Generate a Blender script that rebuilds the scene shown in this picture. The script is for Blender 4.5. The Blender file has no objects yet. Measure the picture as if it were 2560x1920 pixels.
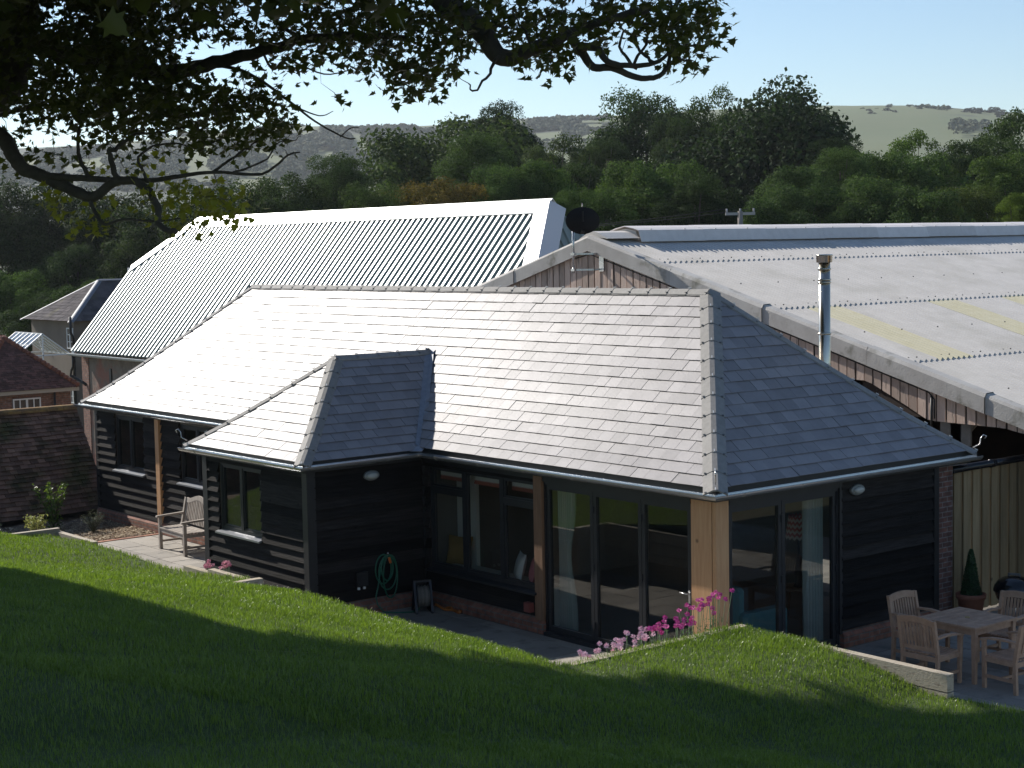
import bpy, math, random
import numpy as np
from mathutils import Vector, Matrix, noise
rnd = random.Random(7)
sc = bpy.context.scene
col = sc.collection
R = math.radians

# ------------------------------------------------------------------ camera
CAM = (-15.372, -14.981, 5.659)
MR = ((0.77823, -0.62769, -0.018916), (0.066277, 0.052145, 0.996438), (0.624468, 0.776715, -0.082182))
cd = bpy.data.cameras.new('camera')
cd.sensor_width = 36.0
cd.lens = 4165.95 / 2560 * 36
cd.clip_start = 0.1
cd.clip_end = 12000
cam = bpy.data.objects.new('camera', cd)
m = Matrix(((MR[0][0], MR[1][0], -MR[2][0]), (MR[0][1], MR[1][1], -MR[2][1]), (MR[0][2], MR[1][2], -MR[2][2]))).to_4x4()
m.translation = Vector(CAM)
cam.matrix_world = m
col.objects.link(cam)
sc.camera = cam
# ------------------------------------------------------------------ sky, sun, exposure
SUN = Vector((-0.125, 0.835, 0.545)).normalized()
w = bpy.data.worlds.new('World'); sc.world = w; w.use_nodes = True
nt = w.node_tree
sky = nt.nodes.new('ShaderNodeTexSky'); sky.sky_type = 'NISHITA'; sky.sun_disc = False
sky.sun_elevation = math.asin(SUN.z); sky.sun_rotation = math.atan2(SUN.x, SUN.y) % (2 * math.pi)
sky.altitude = 100; sky.air_density = 1.0; sky.dust_density = 0.15; sky.ozone_density = 3.0
nt.links.new(sky.outputs[0], nt.nodes['Background'].inputs[0])
nt.nodes['Background'].inputs[1].default_value = 0.092
sl = bpy.data.lights.new('sun', 'SUN'); sl.energy = 4.7; sl.angle = R(0.5); sl.color = (1.0, 0.95, 0.87)
so = bpy.data.objects.new('sun', sl); so.rotation_euler = SUN.to_track_quat('Z', 'Y').to_euler(); col.objects.link(so)
sc.view_settings.view_transform = 'Standard'; sc.view_settings.look = 'None'
sc.view_settings.exposure = 0.58; sc.view_settings.gamma = 1.0
sc.cycles.transparent_max_bounces = 12
sc.cycles.max_bounces = 7

# ------------------------------------------------------------------ helpers
def tag(o, label=None, cat=None, group=None, kind=None):
    if label: o['label'] = label
    if cat: o['category'] = cat
    if group: o['group'] = group
    if kind: o['kind'] = kind
    return o

def thing(name, label, cat, loc=(0, 0, 0), rz=0, group=None):
    o = bpy.data.objects.new(name, None)
    o.empty_display_size = 0.2
    o.location = loc; o.rotation_euler = (0, 0, rz)
    col.objects.link(o)
    return tag(o, label, cat, group)

class MB:
    def __init__(s):
        s.v = []; s.f = []; s.t = []; s.smooth = []; s.mi = []
    def add(s, vs, fs, tint=0.5, smooth=False, mi=0):
        b = len(s.v); s.v.extend([tuple(p) for p in vs])
        for f in fs:
            s.f.append(tuple(b + i for i in f)); s.t.append(tint); s.smooth.append(smooth); s.mi.append(mi)
    def box(s, a, b, tint=0.5, mi=0):
        x0, y0, z0 = a; x1, y1, z1 = b
        if x0 > x1: x0, x1 = x1, x0
        if y0 > y1: y0, y1 = y1, y0
        if z0 > z1: z0, z1 = z1, z0
        s.add([(x0, y0, z0), (x1, y0, z0), (x1, y1, z0), (x0, y1, z0), (x0, y0, z1), (x1, y0, z1), (x1, y1, z1), (x0, y1, z1)],
              [(3, 2, 1, 0), (4, 5, 6, 7), (0, 1, 5, 4), (1, 2, 6, 5), (2, 3, 7, 6), (3, 0, 4, 7)], tint, mi=mi)
    def hexa(s, p, tint=0.5, mi=0):      # 8 points: bottom loop then top loop
        s.add(p, [(3, 2, 1, 0), (4, 5, 6, 7), (0, 1, 5, 4), (1, 2, 6, 5), (2, 3, 7, 6), (3, 0, 4, 7)], tint, mi=mi)
    def beam(s, p, q, w_, h, up=(0, 0, 1), tint=0.5, w2=None, h2=None):
        p = Vector(p); q = Vector(q); d = (q - p).normalized(); up = Vector(up)
        x = d.cross(up)
        if x.length < 1e-4: x = d.cross(Vector((0, 1, 0)))
        x.normalize(); u = x.cross(d).normalized()
        w2 = w2 or w_; h2 = h2 or h
        s.hexa([p - x * w_ / 2 - u * h / 2, p + x * w_ / 2 - u * h / 2, q + x * w2 / 2 - u * h2 / 2, q - x * w2 / 2 - u * h2 / 2,
                p - x * w_ / 2 + u * h / 2, p + x * w_ / 2 + u * h / 2, q + x * w2 / 2 + u * h2 / 2, q - x * w2 / 2 + u * h2 / 2], tint)
    def prism(s, poly, vec, tint=0.5, mi=0):      # polygon extruded along vec
        n = len(poly); vec = Vector(vec)
        vs = [Vector(p) for p in poly] + [Vector(p) + vec for p in poly]
        s.add(vs, [tuple(range(n))[::-1], tuple(range(n, 2 * n))] + [(i, (i + 1) % n, n + (i + 1) % n, n + i) for i in range(n)], tint, mi=mi)
    def tube(s, pts, r, n=8, tint=0.5, caps=True, smooth=True):
        pts = [Vector(p) for p in pts]; k = len(pts)
        rr = r if isinstance(r, (list, tuple)) else [r] * k
        b = len(s.v); ref = None
        for i, p in enumerate(pts):
            d = (pts[min(i + 1, k - 1)] - pts[max(i - 1, 0)])
            if d.length < 1e-9: d = Vector((0, 0, 1))
            d.normalize()
            if ref is None:
                ref = d.orthogonal().normalized()
            else:
                ref = (ref - d * ref.dot(d))
                ref = ref.normalized() if ref.length > 1e-6 else d.orthogonal().normalized()
            q = d.cross(ref)
            for j in range(n):
                a = 2 * math.pi * j / n
                s.v.append(tuple(p + (ref * math.cos(a) + q * math.sin(a)) * rr[i]))
        def F(f):
            s.f.append(f); s.t.append(tint); s.smooth.append(smooth); s.mi.append(0)
        for i in range(k - 1):
            for j in range(n):
                a = b + i * n + j; c = b + i * n + (j + 1) % n
                F((a, c, c + n, a + n))
        if caps:
            F(tuple(b + j for j in range(n))[::-1]); F(tuple(b + (k - 1) * n + j for j in range(n)))
    def lathe(s, prof, c=(0, 0, 0), n=24, tint=0.5, smooth=True):
        b = len(s.v); cx, cy, cz = c
        for (r, z) in prof:
            for j in range(n):
                a = 2 * math.pi * j / n
                s.v.append((cx + r * math.cos(a), cy + r * math.sin(a), cz + z))
        for i in range(len(prof) - 1):
            for j in range(n):
                a = b + i * n + j; c2 = b + i * n + (j + 1) % n
                s.f.append((a, c2, c2 + n, a + n)); s.t.append(tint); s.smooth.append(smooth); s.mi.append(0)
    def merge(s, o, mi):
        b = len(s.v); s.v += o.v; s.f += [tuple(b + i for i in f) for f in o.f]; s.t += o.t; s.smooth += o.smooth; s.mi += [mi] * len(o.f)
    def build(s, name, mat, parent=None, origin=None, mats=None):
        me = bpy.data.meshes.new(name)
        if origin is None and parent is not None:
            origin = parent.location; pp = parent.parent
            while pp is not None: origin = origin + pp.location; pp = pp.parent
            if parent.type != 'EMPTY' or parent.get('_loc') is not None: pass
        v = s.v
        if origin is not None and (abs(origin[0]) + abs(origin[1]) + abs(origin[2])) > 0:
            v = [(a - origin[0], b - origin[1], c - origin[2]) for a, b, c in v]
        me.from_pydata(v, [], s.f)
        at = me.attributes.new('tint', 'FLOAT', 'FACE'); at.data.foreach_set('value', s.t)
        me.polygons.foreach_set('use_smooth', s.smooth)
        for mm in (mats or [mat]): me.materials.append(mm)
        if mats: me.polygons.foreach_set('material_index', s.mi)
        me.update()
        o = bpy.data.objects.new(name, me); col.objects.link(o)
        if parent is not None: o.parent = parent
        return o

def part(mb, name, mat, parent): return mb.build(name, mat, parent)
def lone(mb, name, mat, label, cat, group=None, base=None):
    o = mb.build(name, mat, None, origin=base)
    if base: o.location = base
    return tag(o, label, cat, group)
def structure(mb, name, mat):
    return tag(mb.build(name, mat), kind='structure')

def copy_tree(o, loc=None, rz=None, label=None, parent=None):
    c = o.copy(); col.objects.link(c)
    if parent is not None: c.parent = parent
    if loc is not None: c.location = loc
    if rz is not None: c.rotation_euler = (0, 0, rz)
    if label: c['label'] = label
    for ch in [x for x in o.children]: copy_tree(ch, parent=c)
    return c

# ------------------------------------------------------------------ materials
MATS = {}
def pm(name, c1, c2=None, scale=8, stretch=(1, 1, 1), rough=0.6, metal=0.0, spec=0.5, bump=0.0, bscale=None, tvar=0.0,
       c3=None, c3scale=2.0, c3lo=0.55, c3hi=0.7, coords='Object', detail=5, rvar=0.0, trans=0.0, trcol=None, objcol=False,
       tint_to=None, sheen=0, axis_mix=False, knots=None, wave=None, coat=0):
    if name in MATS: return MATS[name]
    m_ = bpy.data.materials.new(name); m_.use_nodes = True; MATS[name] = m_
    nt = m_.node_tree; N = nt.nodes; L = nt.links; bs = N['Principled BSDF']
    def nn(t, **k):
        x = N.new(t)
        for a, b in k.items(): setattr(x, a, b)
        return x
    tc = nn('ShaderNodeTexCoord'); vec = tc.outputs[coords]
    if axis_mix:     # walls: (x+y, z)
        sep = nn('ShaderNodeSeparateXYZ'); L.new(vec, sep.inputs[0])
        ad = nn('ShaderNodeMath', operation='ADD'); L.new(sep.outputs[0], ad.inputs[0]); L.new(sep.outputs[1], ad.inputs[1])
        cb = nn('ShaderNodeCombineXYZ'); L.new(ad.outputs[0], cb.inputs[0]); L.new(sep.outputs[2], cb.inputs[1]); vec = cb.outputs[0]
    mp = nn('ShaderNodeMapping'); L.new(vec, mp.inputs[0]); mp.inputs['Scale'].default_value = stretch
    def noi(sc_, det=detail, v=mp.outputs[0], rough_=0.6):
        n_ = nn('ShaderNodeTexNoise'); n_.inputs['Scale'].default_value = sc_; n_.inputs['Detail'].default_value = det
        n_.inputs['Roughness'].default_value = rough_
        L.new(v, n_.inputs['Vector']); return n_.outputs['Fac']
    def mix(f, a, b, bt='MIX'):
        x = nn('ShaderNodeMix', data_type='RGBA', blend_type=bt)
        for s_, v in ((x.inputs[0], f), (x.inputs[6], a), (x.inputs[7], b)):
            if hasattr(v, 'is_linked') or hasattr(v, 'links'): L.new(v, s_)
            elif isinstance(v, (int, float)): s_.default_value = v
            else: s_.default_value = (*v, 1)
        return x.outputs[2]
    def ramp(v, a, b):
        x = nn('ShaderNodeMapRange'); L.new(v, x.inputs[0]); x.inputs[1].default_value = a; x.inputs[2].default_value = b; return x.outputs[0]
    c = c1
    if c2 is not None:
        f = ramp(noi(scale), 0.3, 0.7); c = mix(f, c1, c2)
    if c3 is not None:
        c = mix(ramp(noi(c3scale, 6), c3lo, c3hi), c, c3)
    if knots is not None:
        vo = nn('ShaderNodeTexVoronoi'); vo.inputs['Scale'].default_value = knots[1]; L.new(mp.outputs[0] if len(knots) < 4 else vec, vo.inputs['Vector'])
        k = nn('ShaderNodeMapRange'); L.new(vo.outputs['Distance'], k.inputs[0]); k.inputs[1].default_value = knots[2]; k.inputs[2].default_value = knots[2] * 0.3
        c = mix(k.outputs[0], c, knots[0])
    at = None
    if tvar or tint_to is not None:
        at = nn('ShaderNodeAttribute'); at.attribute_name = 'tint'
    if tint_to is not None:
        c = mix(at.outputs['Fac'], c, tint_to)
    if tvar:
        r_ = nn('ShaderNodeMapRange'); L.new(at.outputs['Fac'], r_.inputs[0]); r_.inputs[3].default_value = 1 - tvar; r_.inputs[4].default_value = 1 + tvar
        if not (hasattr(c, 'links')):
            c = mix(0.0, c, c)
        x = nn('ShaderNodeVectorMath', operation='SCALE'); L.new(c, x.inputs[0]); L.new(r_.outputs[0], x.inputs['Scale']); c = x.outputs[0]
    if objcol:
        oi = nn('ShaderNodeObjectInfo')
        c = mix(1.0, c, oi.outputs['Color'], 'MULTIPLY')
    if hasattr(c, 'links'): L.new(c, bs.inputs['Base Color'])
    else: bs.inputs['Base Color'].default_value = (*c, 1)
    bs.inputs['Metallic'].default_value = metal; bs.inputs['Specular IOR Level'].default_value = spec
    bs.inputs['Coat Weight'].default_value = coat
    if rvar:
        r_ = nn('ShaderNodeMapRange'); L.new(noi((bscale or scale) * 1.3), r_.inputs[0]); r_.inputs[1].default_value = 0.3; r_.inputs[2].default_value = 0.7
        r_.inputs[3].default_value = rough - rvar; r_.inputs[4].default_value = rough + rvar; L.new(r_.outputs[0], bs.inputs['Roughness'])
    else: bs.inputs['Roughness'].default_value = rough
    if bump:
        b_ = nn('ShaderNodeBump'); b_.inputs['Strength'].default_value = bump; b_.inputs['Distance'].default_value = 0.02
        L.new(noi(bscale or scale, 6), b_.inputs['Height']); L.new(b_.outputs[0], bs.inputs['Normal'])
    if trans:
        tr = nn('ShaderNodeBsdfTranslucent')
        if trcol is not None:
            c_t = mix(1.0, c, trcol, 'MULTIPLY'); L.new(c_t, tr.inputs[0])
        elif hasattr(c, 'links'): L.new(c, tr.inputs[0])
        else: tr.inputs[0].default_value = (*c, 1)
        ms = nn('ShaderNodeMixShader'); ms.inputs[0].default_value = trans
        L.new(bs.outputs[0], ms.inputs[1]); L.new(tr.outputs[0], ms.inputs[2]); L.new(ms.outputs[0], N['Material Output'].inputs[0])
    return m_

def brick_mat(name, c1, c2, mortar, bw=0.225, bh=0.075, ms=0.01, rough=0.85, dirt=None):
    m_ = bpy.data.materials.new(name); m_.use_nodes = True
    nt = m_.node_tree; N = nt.nodes; L = nt.links; bs = N['Principled BSDF']
    tc = N.new('ShaderNodeTexCoord'); sep = N.new('ShaderNodeSeparateXYZ'); L.new(tc.outputs['Object'], sep.inputs[0])
    ad = N.new('ShaderNodeMath'); ad.operation = 'ADD'; L.new(sep.outputs[0], ad.inputs[0]); L.new(sep.outputs[1], ad.inputs[1])
    cb = N.new('ShaderNodeCombineXYZ'); L.new(ad.outputs[0], cb.inputs[0]); L.new(sep.outputs[2], cb.inputs[1])
    br = N.new('ShaderNodeTexBrick'); L.new(cb.outputs[0], br.inputs['Vector'])
    br.inputs['Scale'].default_value = 1; br.inputs['Brick Width'].default_value = bw; br.inputs['Row Height'].default_value = bh
    br.inputs['Mortar Size'].default_value = ms; br.inputs['Mortar Smooth'].default_value = 0.2
    br.inputs['Color1'].default_value = (*c1, 1); br.inputs['Color2'].default_value = (*c2, 1); br.inputs['Mortar'].default_value = (*mortar, 1)
    no = N.new('ShaderNodeTexNoise'); no.inputs['Scale'].default_value = 9; no.inputs['Detail'].default_value = 6; L.new(cb.outputs[0], no.inputs['Vector'])
    mx = N.new('ShaderNodeMix'); mx.data_type = 'RGBA'; mx.blend_type = 'MULTIPLY'; mx.inputs[0].default_value = 0.8
    rr = N.new('ShaderNodeMapRange'); L.new(no.outputs['Fac'], rr.inputs[0]); rr.inputs[1].default_value = 0.3; rr.inputs[2].default_value = 0.7; rr.inputs[3].default_value = 0.45; rr.inputs[4].default_value = 1.3
    L.new(br.outputs['Color'], mx.inputs[6]); L.new(rr.outputs[0], mx.inputs[7])
    L.new(mx.outputs[2], bs.inputs['Base Color']); bs.inputs['Roughness'].default_value = rough
    bu = N.new('ShaderNodeBump'); bu.inputs['Strength'].default_value = 0.6; bu.inputs['Distance'].default_value = 0.01; bu.invert = True
    L.new(br.outputs['Fac'], bu.inputs['Height']); L.new(bu.outputs[0], bs.inputs['Normal'])
    return m_

def glass_mat():
    m_ = bpy.data.materials.new('window_glass'); m_.use_nodes = True
    nt = m_.node_tree; N = nt.nodes; L = nt.links; N.remove(N['Principled BSDF'])
    fr = N.new('ShaderNodeFresnel'); ge = N.new('ShaderNodeNewGeometry'); mr = N.new('ShaderNodeMapRange')
    mr.inputs[3].default_value = 1.5; mr.inputs[4].default_value = 1 / 1.5; L.new(ge.outputs['Backfacing'], mr.inputs[0]); L.new(mr.outputs[0], fr.inputs[0])
    tr = N.new('ShaderNodeBsdfTransparent'); tr.inputs[0].default_value = (0.87, 0.885, 0.88, 1)
    gl = N.new('ShaderNodeBsdfGlossy'); gl.inputs['Roughness'].default_value = 0.0; gl.inputs[0].default_value = (1, 1, 1, 1)
    ms = N.new('ShaderNodeMixShader'); L.new(fr.outputs[0], ms.inputs[0]); L.new(tr.outputs[0], ms.inputs[1]); L.new(gl.outputs[0], ms.inputs[2])
    L.new(ms.outputs[0], N['Material Output'].inputs[0]); return m_
GLASS = glass_mat()
M_SLATE = pm('slate', (0.195, 0.178, 0.182), (0.25, 0.23, 0.234), scale=3, rough=0.49, spec=0.68, bump=0.10, bscale=30, tvar=0.17, rvar=0.05)
M_RIDGE = pm('ridge_tile_clay', (0.23, 0.22, 0.21), (0.30, 0.285, 0.27), scale=14, rough=0.8, bump=0.2, bscale=60, tvar=0.1)
M_DARK = pm('black_paint', (0.012, 0.012, 0.013), (0.02, 0.02, 0.021), scale=5, rough=0.5)
M_BOARD = pm('black_weatherboard', (0.0150, 0.0130, 0.0118), (0.034, 0.030, 0.028), scale=4, stretch=(0.6, 0.6, 9), rough=0.8, spec=0.1, bump=0.35, bscale=7, tvar=0.5, knots=((0.006, 0.006, 0.007), 3.2, 0.10, 1))
M_OAK = pm('fresh_oak', (0.50, 0.26, 0.12), (0.60, 0.35, 0.18), scale=3, stretch=(9, 9, 0.7), rough=0.65, bump=0.12, bscale=9, knots=((0.16, 0.08, 0.04), 2.3, 0.09, 1), tvar=0.12)
M_OAKD = pm('brown_oak', (0.16, 0.085, 0.045), (0.24, 0.135, 0.075), scale=3, stretch=(9, 9, 0.7), rough=0.7, bump=0.12, bscale=9)
M_BRICK = brick_mat('plinth_brick', (0.23, 0.095, 0.06), (0.30, 0.13, 0.085), (0.19, 0.15, 0.125))
M_GALV = pm('galvanised_steel', (0.50, 0.50, 0.50), (0.56, 0.56, 0.56), scale=3, rough=0.27, metal=0.8)
M_FRAME = pm('grey_aluminium', (0.019, 0.020, 0.023), (0.024, 0.025, 0.028), scale=6, rough=0.42, spec=0.4)
M_PLASTER = pm('cream_plaster', (0.66, 0.64, 0.56), (0.70, 0.68, 0.6), scale=2, rough=0.9)
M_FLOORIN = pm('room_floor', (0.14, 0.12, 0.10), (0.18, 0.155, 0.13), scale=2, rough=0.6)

# ------------------------------------------------------------------ roof helpers
def lerp_table(tab, t):
    if t <= tab[0][0]:
        (a, za), (b, zb) = tab[0], tab[1]
    elif t >= tab[-1][0]:
        (a, za), (b, zb) = tab[-2], tab[-1]
    else:
        for (a, za), (b, zb) in zip(tab, tab[1:]):
            if a <= t <= b: break
    return za + (zb - za) * (t - a) / (b - a)
def clip(poly, a, b, c):      # keep a*u+b*t+c >= 0
    out = []
    for i in range(len(poly)):
        p, q = poly[i], poly[(i + 1) % len(poly)]
        dp = a * p[0] + b * p[1] + c; dq = a * q[0] + b * q[1] + c
        if dp >= 0: out.append(p)
        if (dp >= 0) != (dq >= 0):
            s = dp / (dp - dq); out.append((p[0] + (q[0] - p[0]) * s, p[1] + (q[1] - p[1]) * s))
    return out
def area(poly):
    return 0.5 * abs(sum(poly[i][0] * poly[(i + 1) % len(poly)][1] - poly[(i + 1) % len(poly)][0] * poly[i][1] for i in range(len(poly))))
def tile_roof(mb, regions, u0, u1, tmax, dt, width, P, seed, thick=0.007, lift=0.013, gap=0.0022, wob=0.0025, dtj=0.0, reveal=0.03):
    """regions: list of clip lists; P(u,t)->Vector; tiles laid in courses from the eave up"""
    r = random.Random(seed); i = 0; t = -reveal
    while t < tmax:
        u = u0 - width * (0.5 if i % 2 else 0.0) - r.random() * width * 0.12
        while u < u1:
            ww = width
            j = (r.random() - 0.5) * dtj
            rect = [(u + gap, t + j), (u + ww - gap, t + j), (u + ww - gap, t + dt * 1.12), (u + gap, t + dt * 1.12)]
            tl = r.random(); w1 = (r.random() - 0.5) * wob * 2; w2 = (r.random() - 0.5) * wob * 2
            for reg in regions:
                poly = rect
                for h in reg:
                    poly = clip(poly, *h)
                    if len(poly) < 3: break
                if len(poly) < 3 or area(poly) < 2e-4: continue
                cu = sum(p[0] for p in poly) / len(poly); ct = sum(p[1] for p in poly) / len(poly)
                n = (P(cu + 0.01, ct) - P(cu, ct)).cross(P(cu, ct + 0.01) - P(cu, ct)).normalized()
                if n.z < 0: n = -n
                top = []; bot = []
                for (a, b) in poly:
                    h = lift * (1 - (b - t) / dt) + 0.006 + w1 * (a - u) / ww + w2
                    p = P(a, b); top.append(p + n * h); bot.append(p + n * (h - thick))
                k = len(poly); f = [tuple(range(k))] + [((i2 + 1) % k, i2, k + i2, k + (i2 + 1) % k) for i2 in range(k)]
                mb.add(top + bot, f, tl)
            u += ww
        t += dt; i += 1
def caps(mb, clips_mb, P0s, side1, side2, L=0.42, W=0.15, hgt=0.03, clip_r=0.008, over=0.1):
    """angular ridge / hip tiles along a polyline; side1, side2 point down the two slopes"""
    pts = [Vector(p) for p in P0s]
    seg = [(pts[i + 1] - pts[i]).length for i in range(len(pts) - 1)]; tot = sum(seg)
    def at(s):
        s = max(-over, min(tot + 0.02, s)); i = 0
        while i < len(seg) - 1 and s > seg[i]: s -= seg[i]; i += 1
        return pts[i] + (pts[i + 1] - pts[i]) * (s / seg[i])
    n = max(1, round((tot + over) / L)); LL = (tot + over) / n
    s1 = Vector(side1); s2 = Vector(side2)
    for i in range(n):
        a = -over + i * LL; b = a + LL + 0.03
        d = (at(b) - at(a)).normalized()
        def fr(p, up, sc_):
            e1 = (s1 - d * s1.dot(d)).normalized(); e2 = (s2 - d * s2.dot(d)).normalized()
            k = -(e1 + e2); k = k.normalized() if k.length > 1e-4 else Vector((0, 0, 1))
            if k.z < 0: k = -k
            o = p + k * (hgt + up)
            w_ = W * sc_
            top = [o + e1 * w_, o + e1 * w_ * 0.22 + k * 0.004, o + e2 * w_ * 0.22 + k * 0.004, o + e2 * w_]
            return top + [q - k * 0.022 for q in reversed(top)]
        A = fr(at(a), 0.008, 1.015); B = fr(at(b), 0.0, 0.97)
        k = len(A); tl = rnd.random()
        mb.add(A + B, [tuple(range(k)), tuple(range(2 * k - 1, k - 1, -1))] + [((j + 1) % k, j, k + j, k + (j + 1) % k) for j in range(k)], tl)
        if clips_mb is not None:
            A2 = fr(at(a + 0.01), 0.02, 1.0)
            c = (A2[1] + A2[2]) / 2
            clips_mb.beam(c - d * 0.02, c + d * 0.03, 0.014, 0.012, tint=0.9)
            for q in (A2[0], A2[3]):
                q2 = q * 0.8 + c * 0.2
                clips_mb.beam(q2 - d * 0.01, q2 + d * 0.012, 0.03, 0.01, tint=0.1)
def sweep(mb, path, sec, side=1, closed_ends=True, tint=0.5, smooth=False):
    """sweep a cross-section (offset,z) along a horizontal polyline with mitred corners"""
    P = [Vector(p) for p in path]; n = len(P); ns = []
    for i in range(n - 1):
        d = (P[i + 1] - P[i]); d.z = 0; d.normalize(); ns.append(Vector((-d.y, d.x, 0)) * side)
    rings = []
    for i in range(n):
        if i == 0: v = ns[0]
        elif i == n - 1: v = ns[-1]
        else: v = (ns[i - 1] + ns[i]) / (1 + ns[i - 1].dot(ns[i]))
        rings.append([P[i] + v * a + Vector((0, 0, z)) for a, z in sec])
    k = len(sec); vs = [q for r_ in rings for q in r_]; fs = []
    for i in range(n - 1):
        for j in range(k):
            fs.append((i * k + j, i * k + (j + 1) % k, (i + 1) * k + (j + 1) % k, (i + 1) * k + j))
    if closed_ends: fs += [tuple(range(k))[::-1], tuple((n - 1) * k + j for j in range(k))]
    mb.add(vs, fs, tint, smooth=smooth)
def gutter(mb, path, r=0.062, side=1, brackets=True):
    sec = []
    for i in range(11):
        a = math.pi + math.pi * i / 10; sec.append((r * math.cos(a), r * math.sin(a)))
    for i in range(9):
        a = 2 * math.pi - math.pi * i / 8; sec.append(((r - 0.004) * math.cos(a), (r - 0.004) * math.sin(a) + 0.001))
    sweep(mb, path, sec, side, tint=0.5)
    # rolled bead on the outer lip
    bead = [(r + 0.006 * math.cos(a), 0.004 + 0.008 * math.sin(a)) for a in [2 * math.pi * i / 8 for i in range(8)]]
    sweep(mb, path, bead, side, tint=0.8)
    if brackets:
        big = [((r + 0.006) * math.cos(a), (r + 0.006) * math.sin(a)) for a in [math.pi + math.pi * i / 10 for i in range(11)]]
        big = big + [(r + 0.016, 0.012), (-r - 0.01, 0.012)][:1] + [((r - 0.002) * math.cos(a), (r - 0.002) * math.sin(a)) for a in [2 * math.pi - math.pi * i / 10 for i in range(11)]]
        for i in range(len(path) - 1):
            a = Vector(path[i]); b = Vector(path[i + 1]); L = (b - a).length; n = int(L / 0.95)
            for j in range(n):
                s = (j + 0.55) * L / max(n, 1); p = a + (b - a) * (s / L); q = a + (b - a) * ((s + 0.025) / L)
                sweep(mb, [p, q], big, side)

# ------------------------------------------------------------------ wall helpers
def wp(axis, a, b, c):      # along, fixed-plane coordinate, z -> xyz
    return (b, a, c) if axis == 'y' else (a, b, c)
def cut_segments(a0, a1, z0, z1, openings):
    segs = [(a0, a1)]
    for (s, e, lo, hi) in openings:
        if min(z1, hi) - max(z0, lo) > 0.35 * (z1 - z0):
            new = []
            for (p, q) in segs:
                if e <= p or s >= q: new.append((p, q)); continue
                if s > p: new.append((p, s))
                if e < q: new.append((e, q))
            segs = new
    return segs
def boards(mb, axis, fixed, a0, a1, z0, z1, out, openings=(), ex=0.165, seed=1):
    r = random.Random(seed); z = z0
    while z < z1 - 0.02:
        zt = min(z + ex + 0.012, z1)
        for (s, e) in cut_segments(a0, a1, z, min(z + ex, z1), openings):
            x = s
            while x < e - 0.01:
                L = 2.4 + r.random() * 2.2; x2 = min(x + L, e)
                if e - x2 < 0.5: x2 = e
                t = r.random(); dz = (r.random() - 0.5) * 0.006; th = 0.056 + r.random() * 0.006
                g = 0.0015
                P = [wp(axis, x + g, fixed, z + dz), wp(axis, x2 - g, fixed, z + dz), wp(axis, x2 - g, fixed + out * th, z + dz + r.uniform(-0.002, 0.002)), wp(axis, x + g, fixed + out * th, z + dz),
                     wp(axis, x + g, fixed, zt), wp(axis, x2 - g, fixed, zt), wp(axis, x2 - g, fixed + out * 0.009, zt), wp(axis, x + g, fixed + out * 0.004, zt)]
                mb.hexa(P, t)
                x = x2
        z += ex
def solid(mb, axis, fixed, thick, a0, a1, z0, z1, openings=(), tint=0.5):
    xs = sorted(set([a0, a1] + [v for o in openings for v in (o[0], o[1]) if a0 < v < a1]))
    for p, q in zip(xs, xs[1:]):
        mid = (p + q) / 2; zz = [(z0, z1)]
        for (s, e, lo, hi) in openings:
            if s < mid < e:
                nz = []
                for (a, b) in zz:
                    if hi <= a or lo >= b: nz.append((a, b)); continue
                    if lo > a: nz.append((a, lo))
                    if hi < b: nz.append((hi, b))
                zz = nz
        for a, b in zz: mb.box(wp(axis, p, fixed, a), wp(axis, q, fixed + thick, b), tint)
def plinth(mb, axis, fixed, a0, a1, out, h=0.245, d=0.075):
    pr = [(0, 0), (d, 0), (d, h - 0.09), (0.01, h), (0, h)]
    pts = [wp(axis, a0, fixed + out * o, z) for o, z in pr]
    vec = (0, a1 - a0, 0) if axis == 'y' else (a1 - a0, 0, 0)
    mb.prism(pts, vec)
def bar(mb, axis, a0, a1, f0, f1, z0, z1, tint=0.5):
    mb.box(wp(axis, a0, f0, z0), wp(axis, a1, f1, z1), tint)
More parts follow.
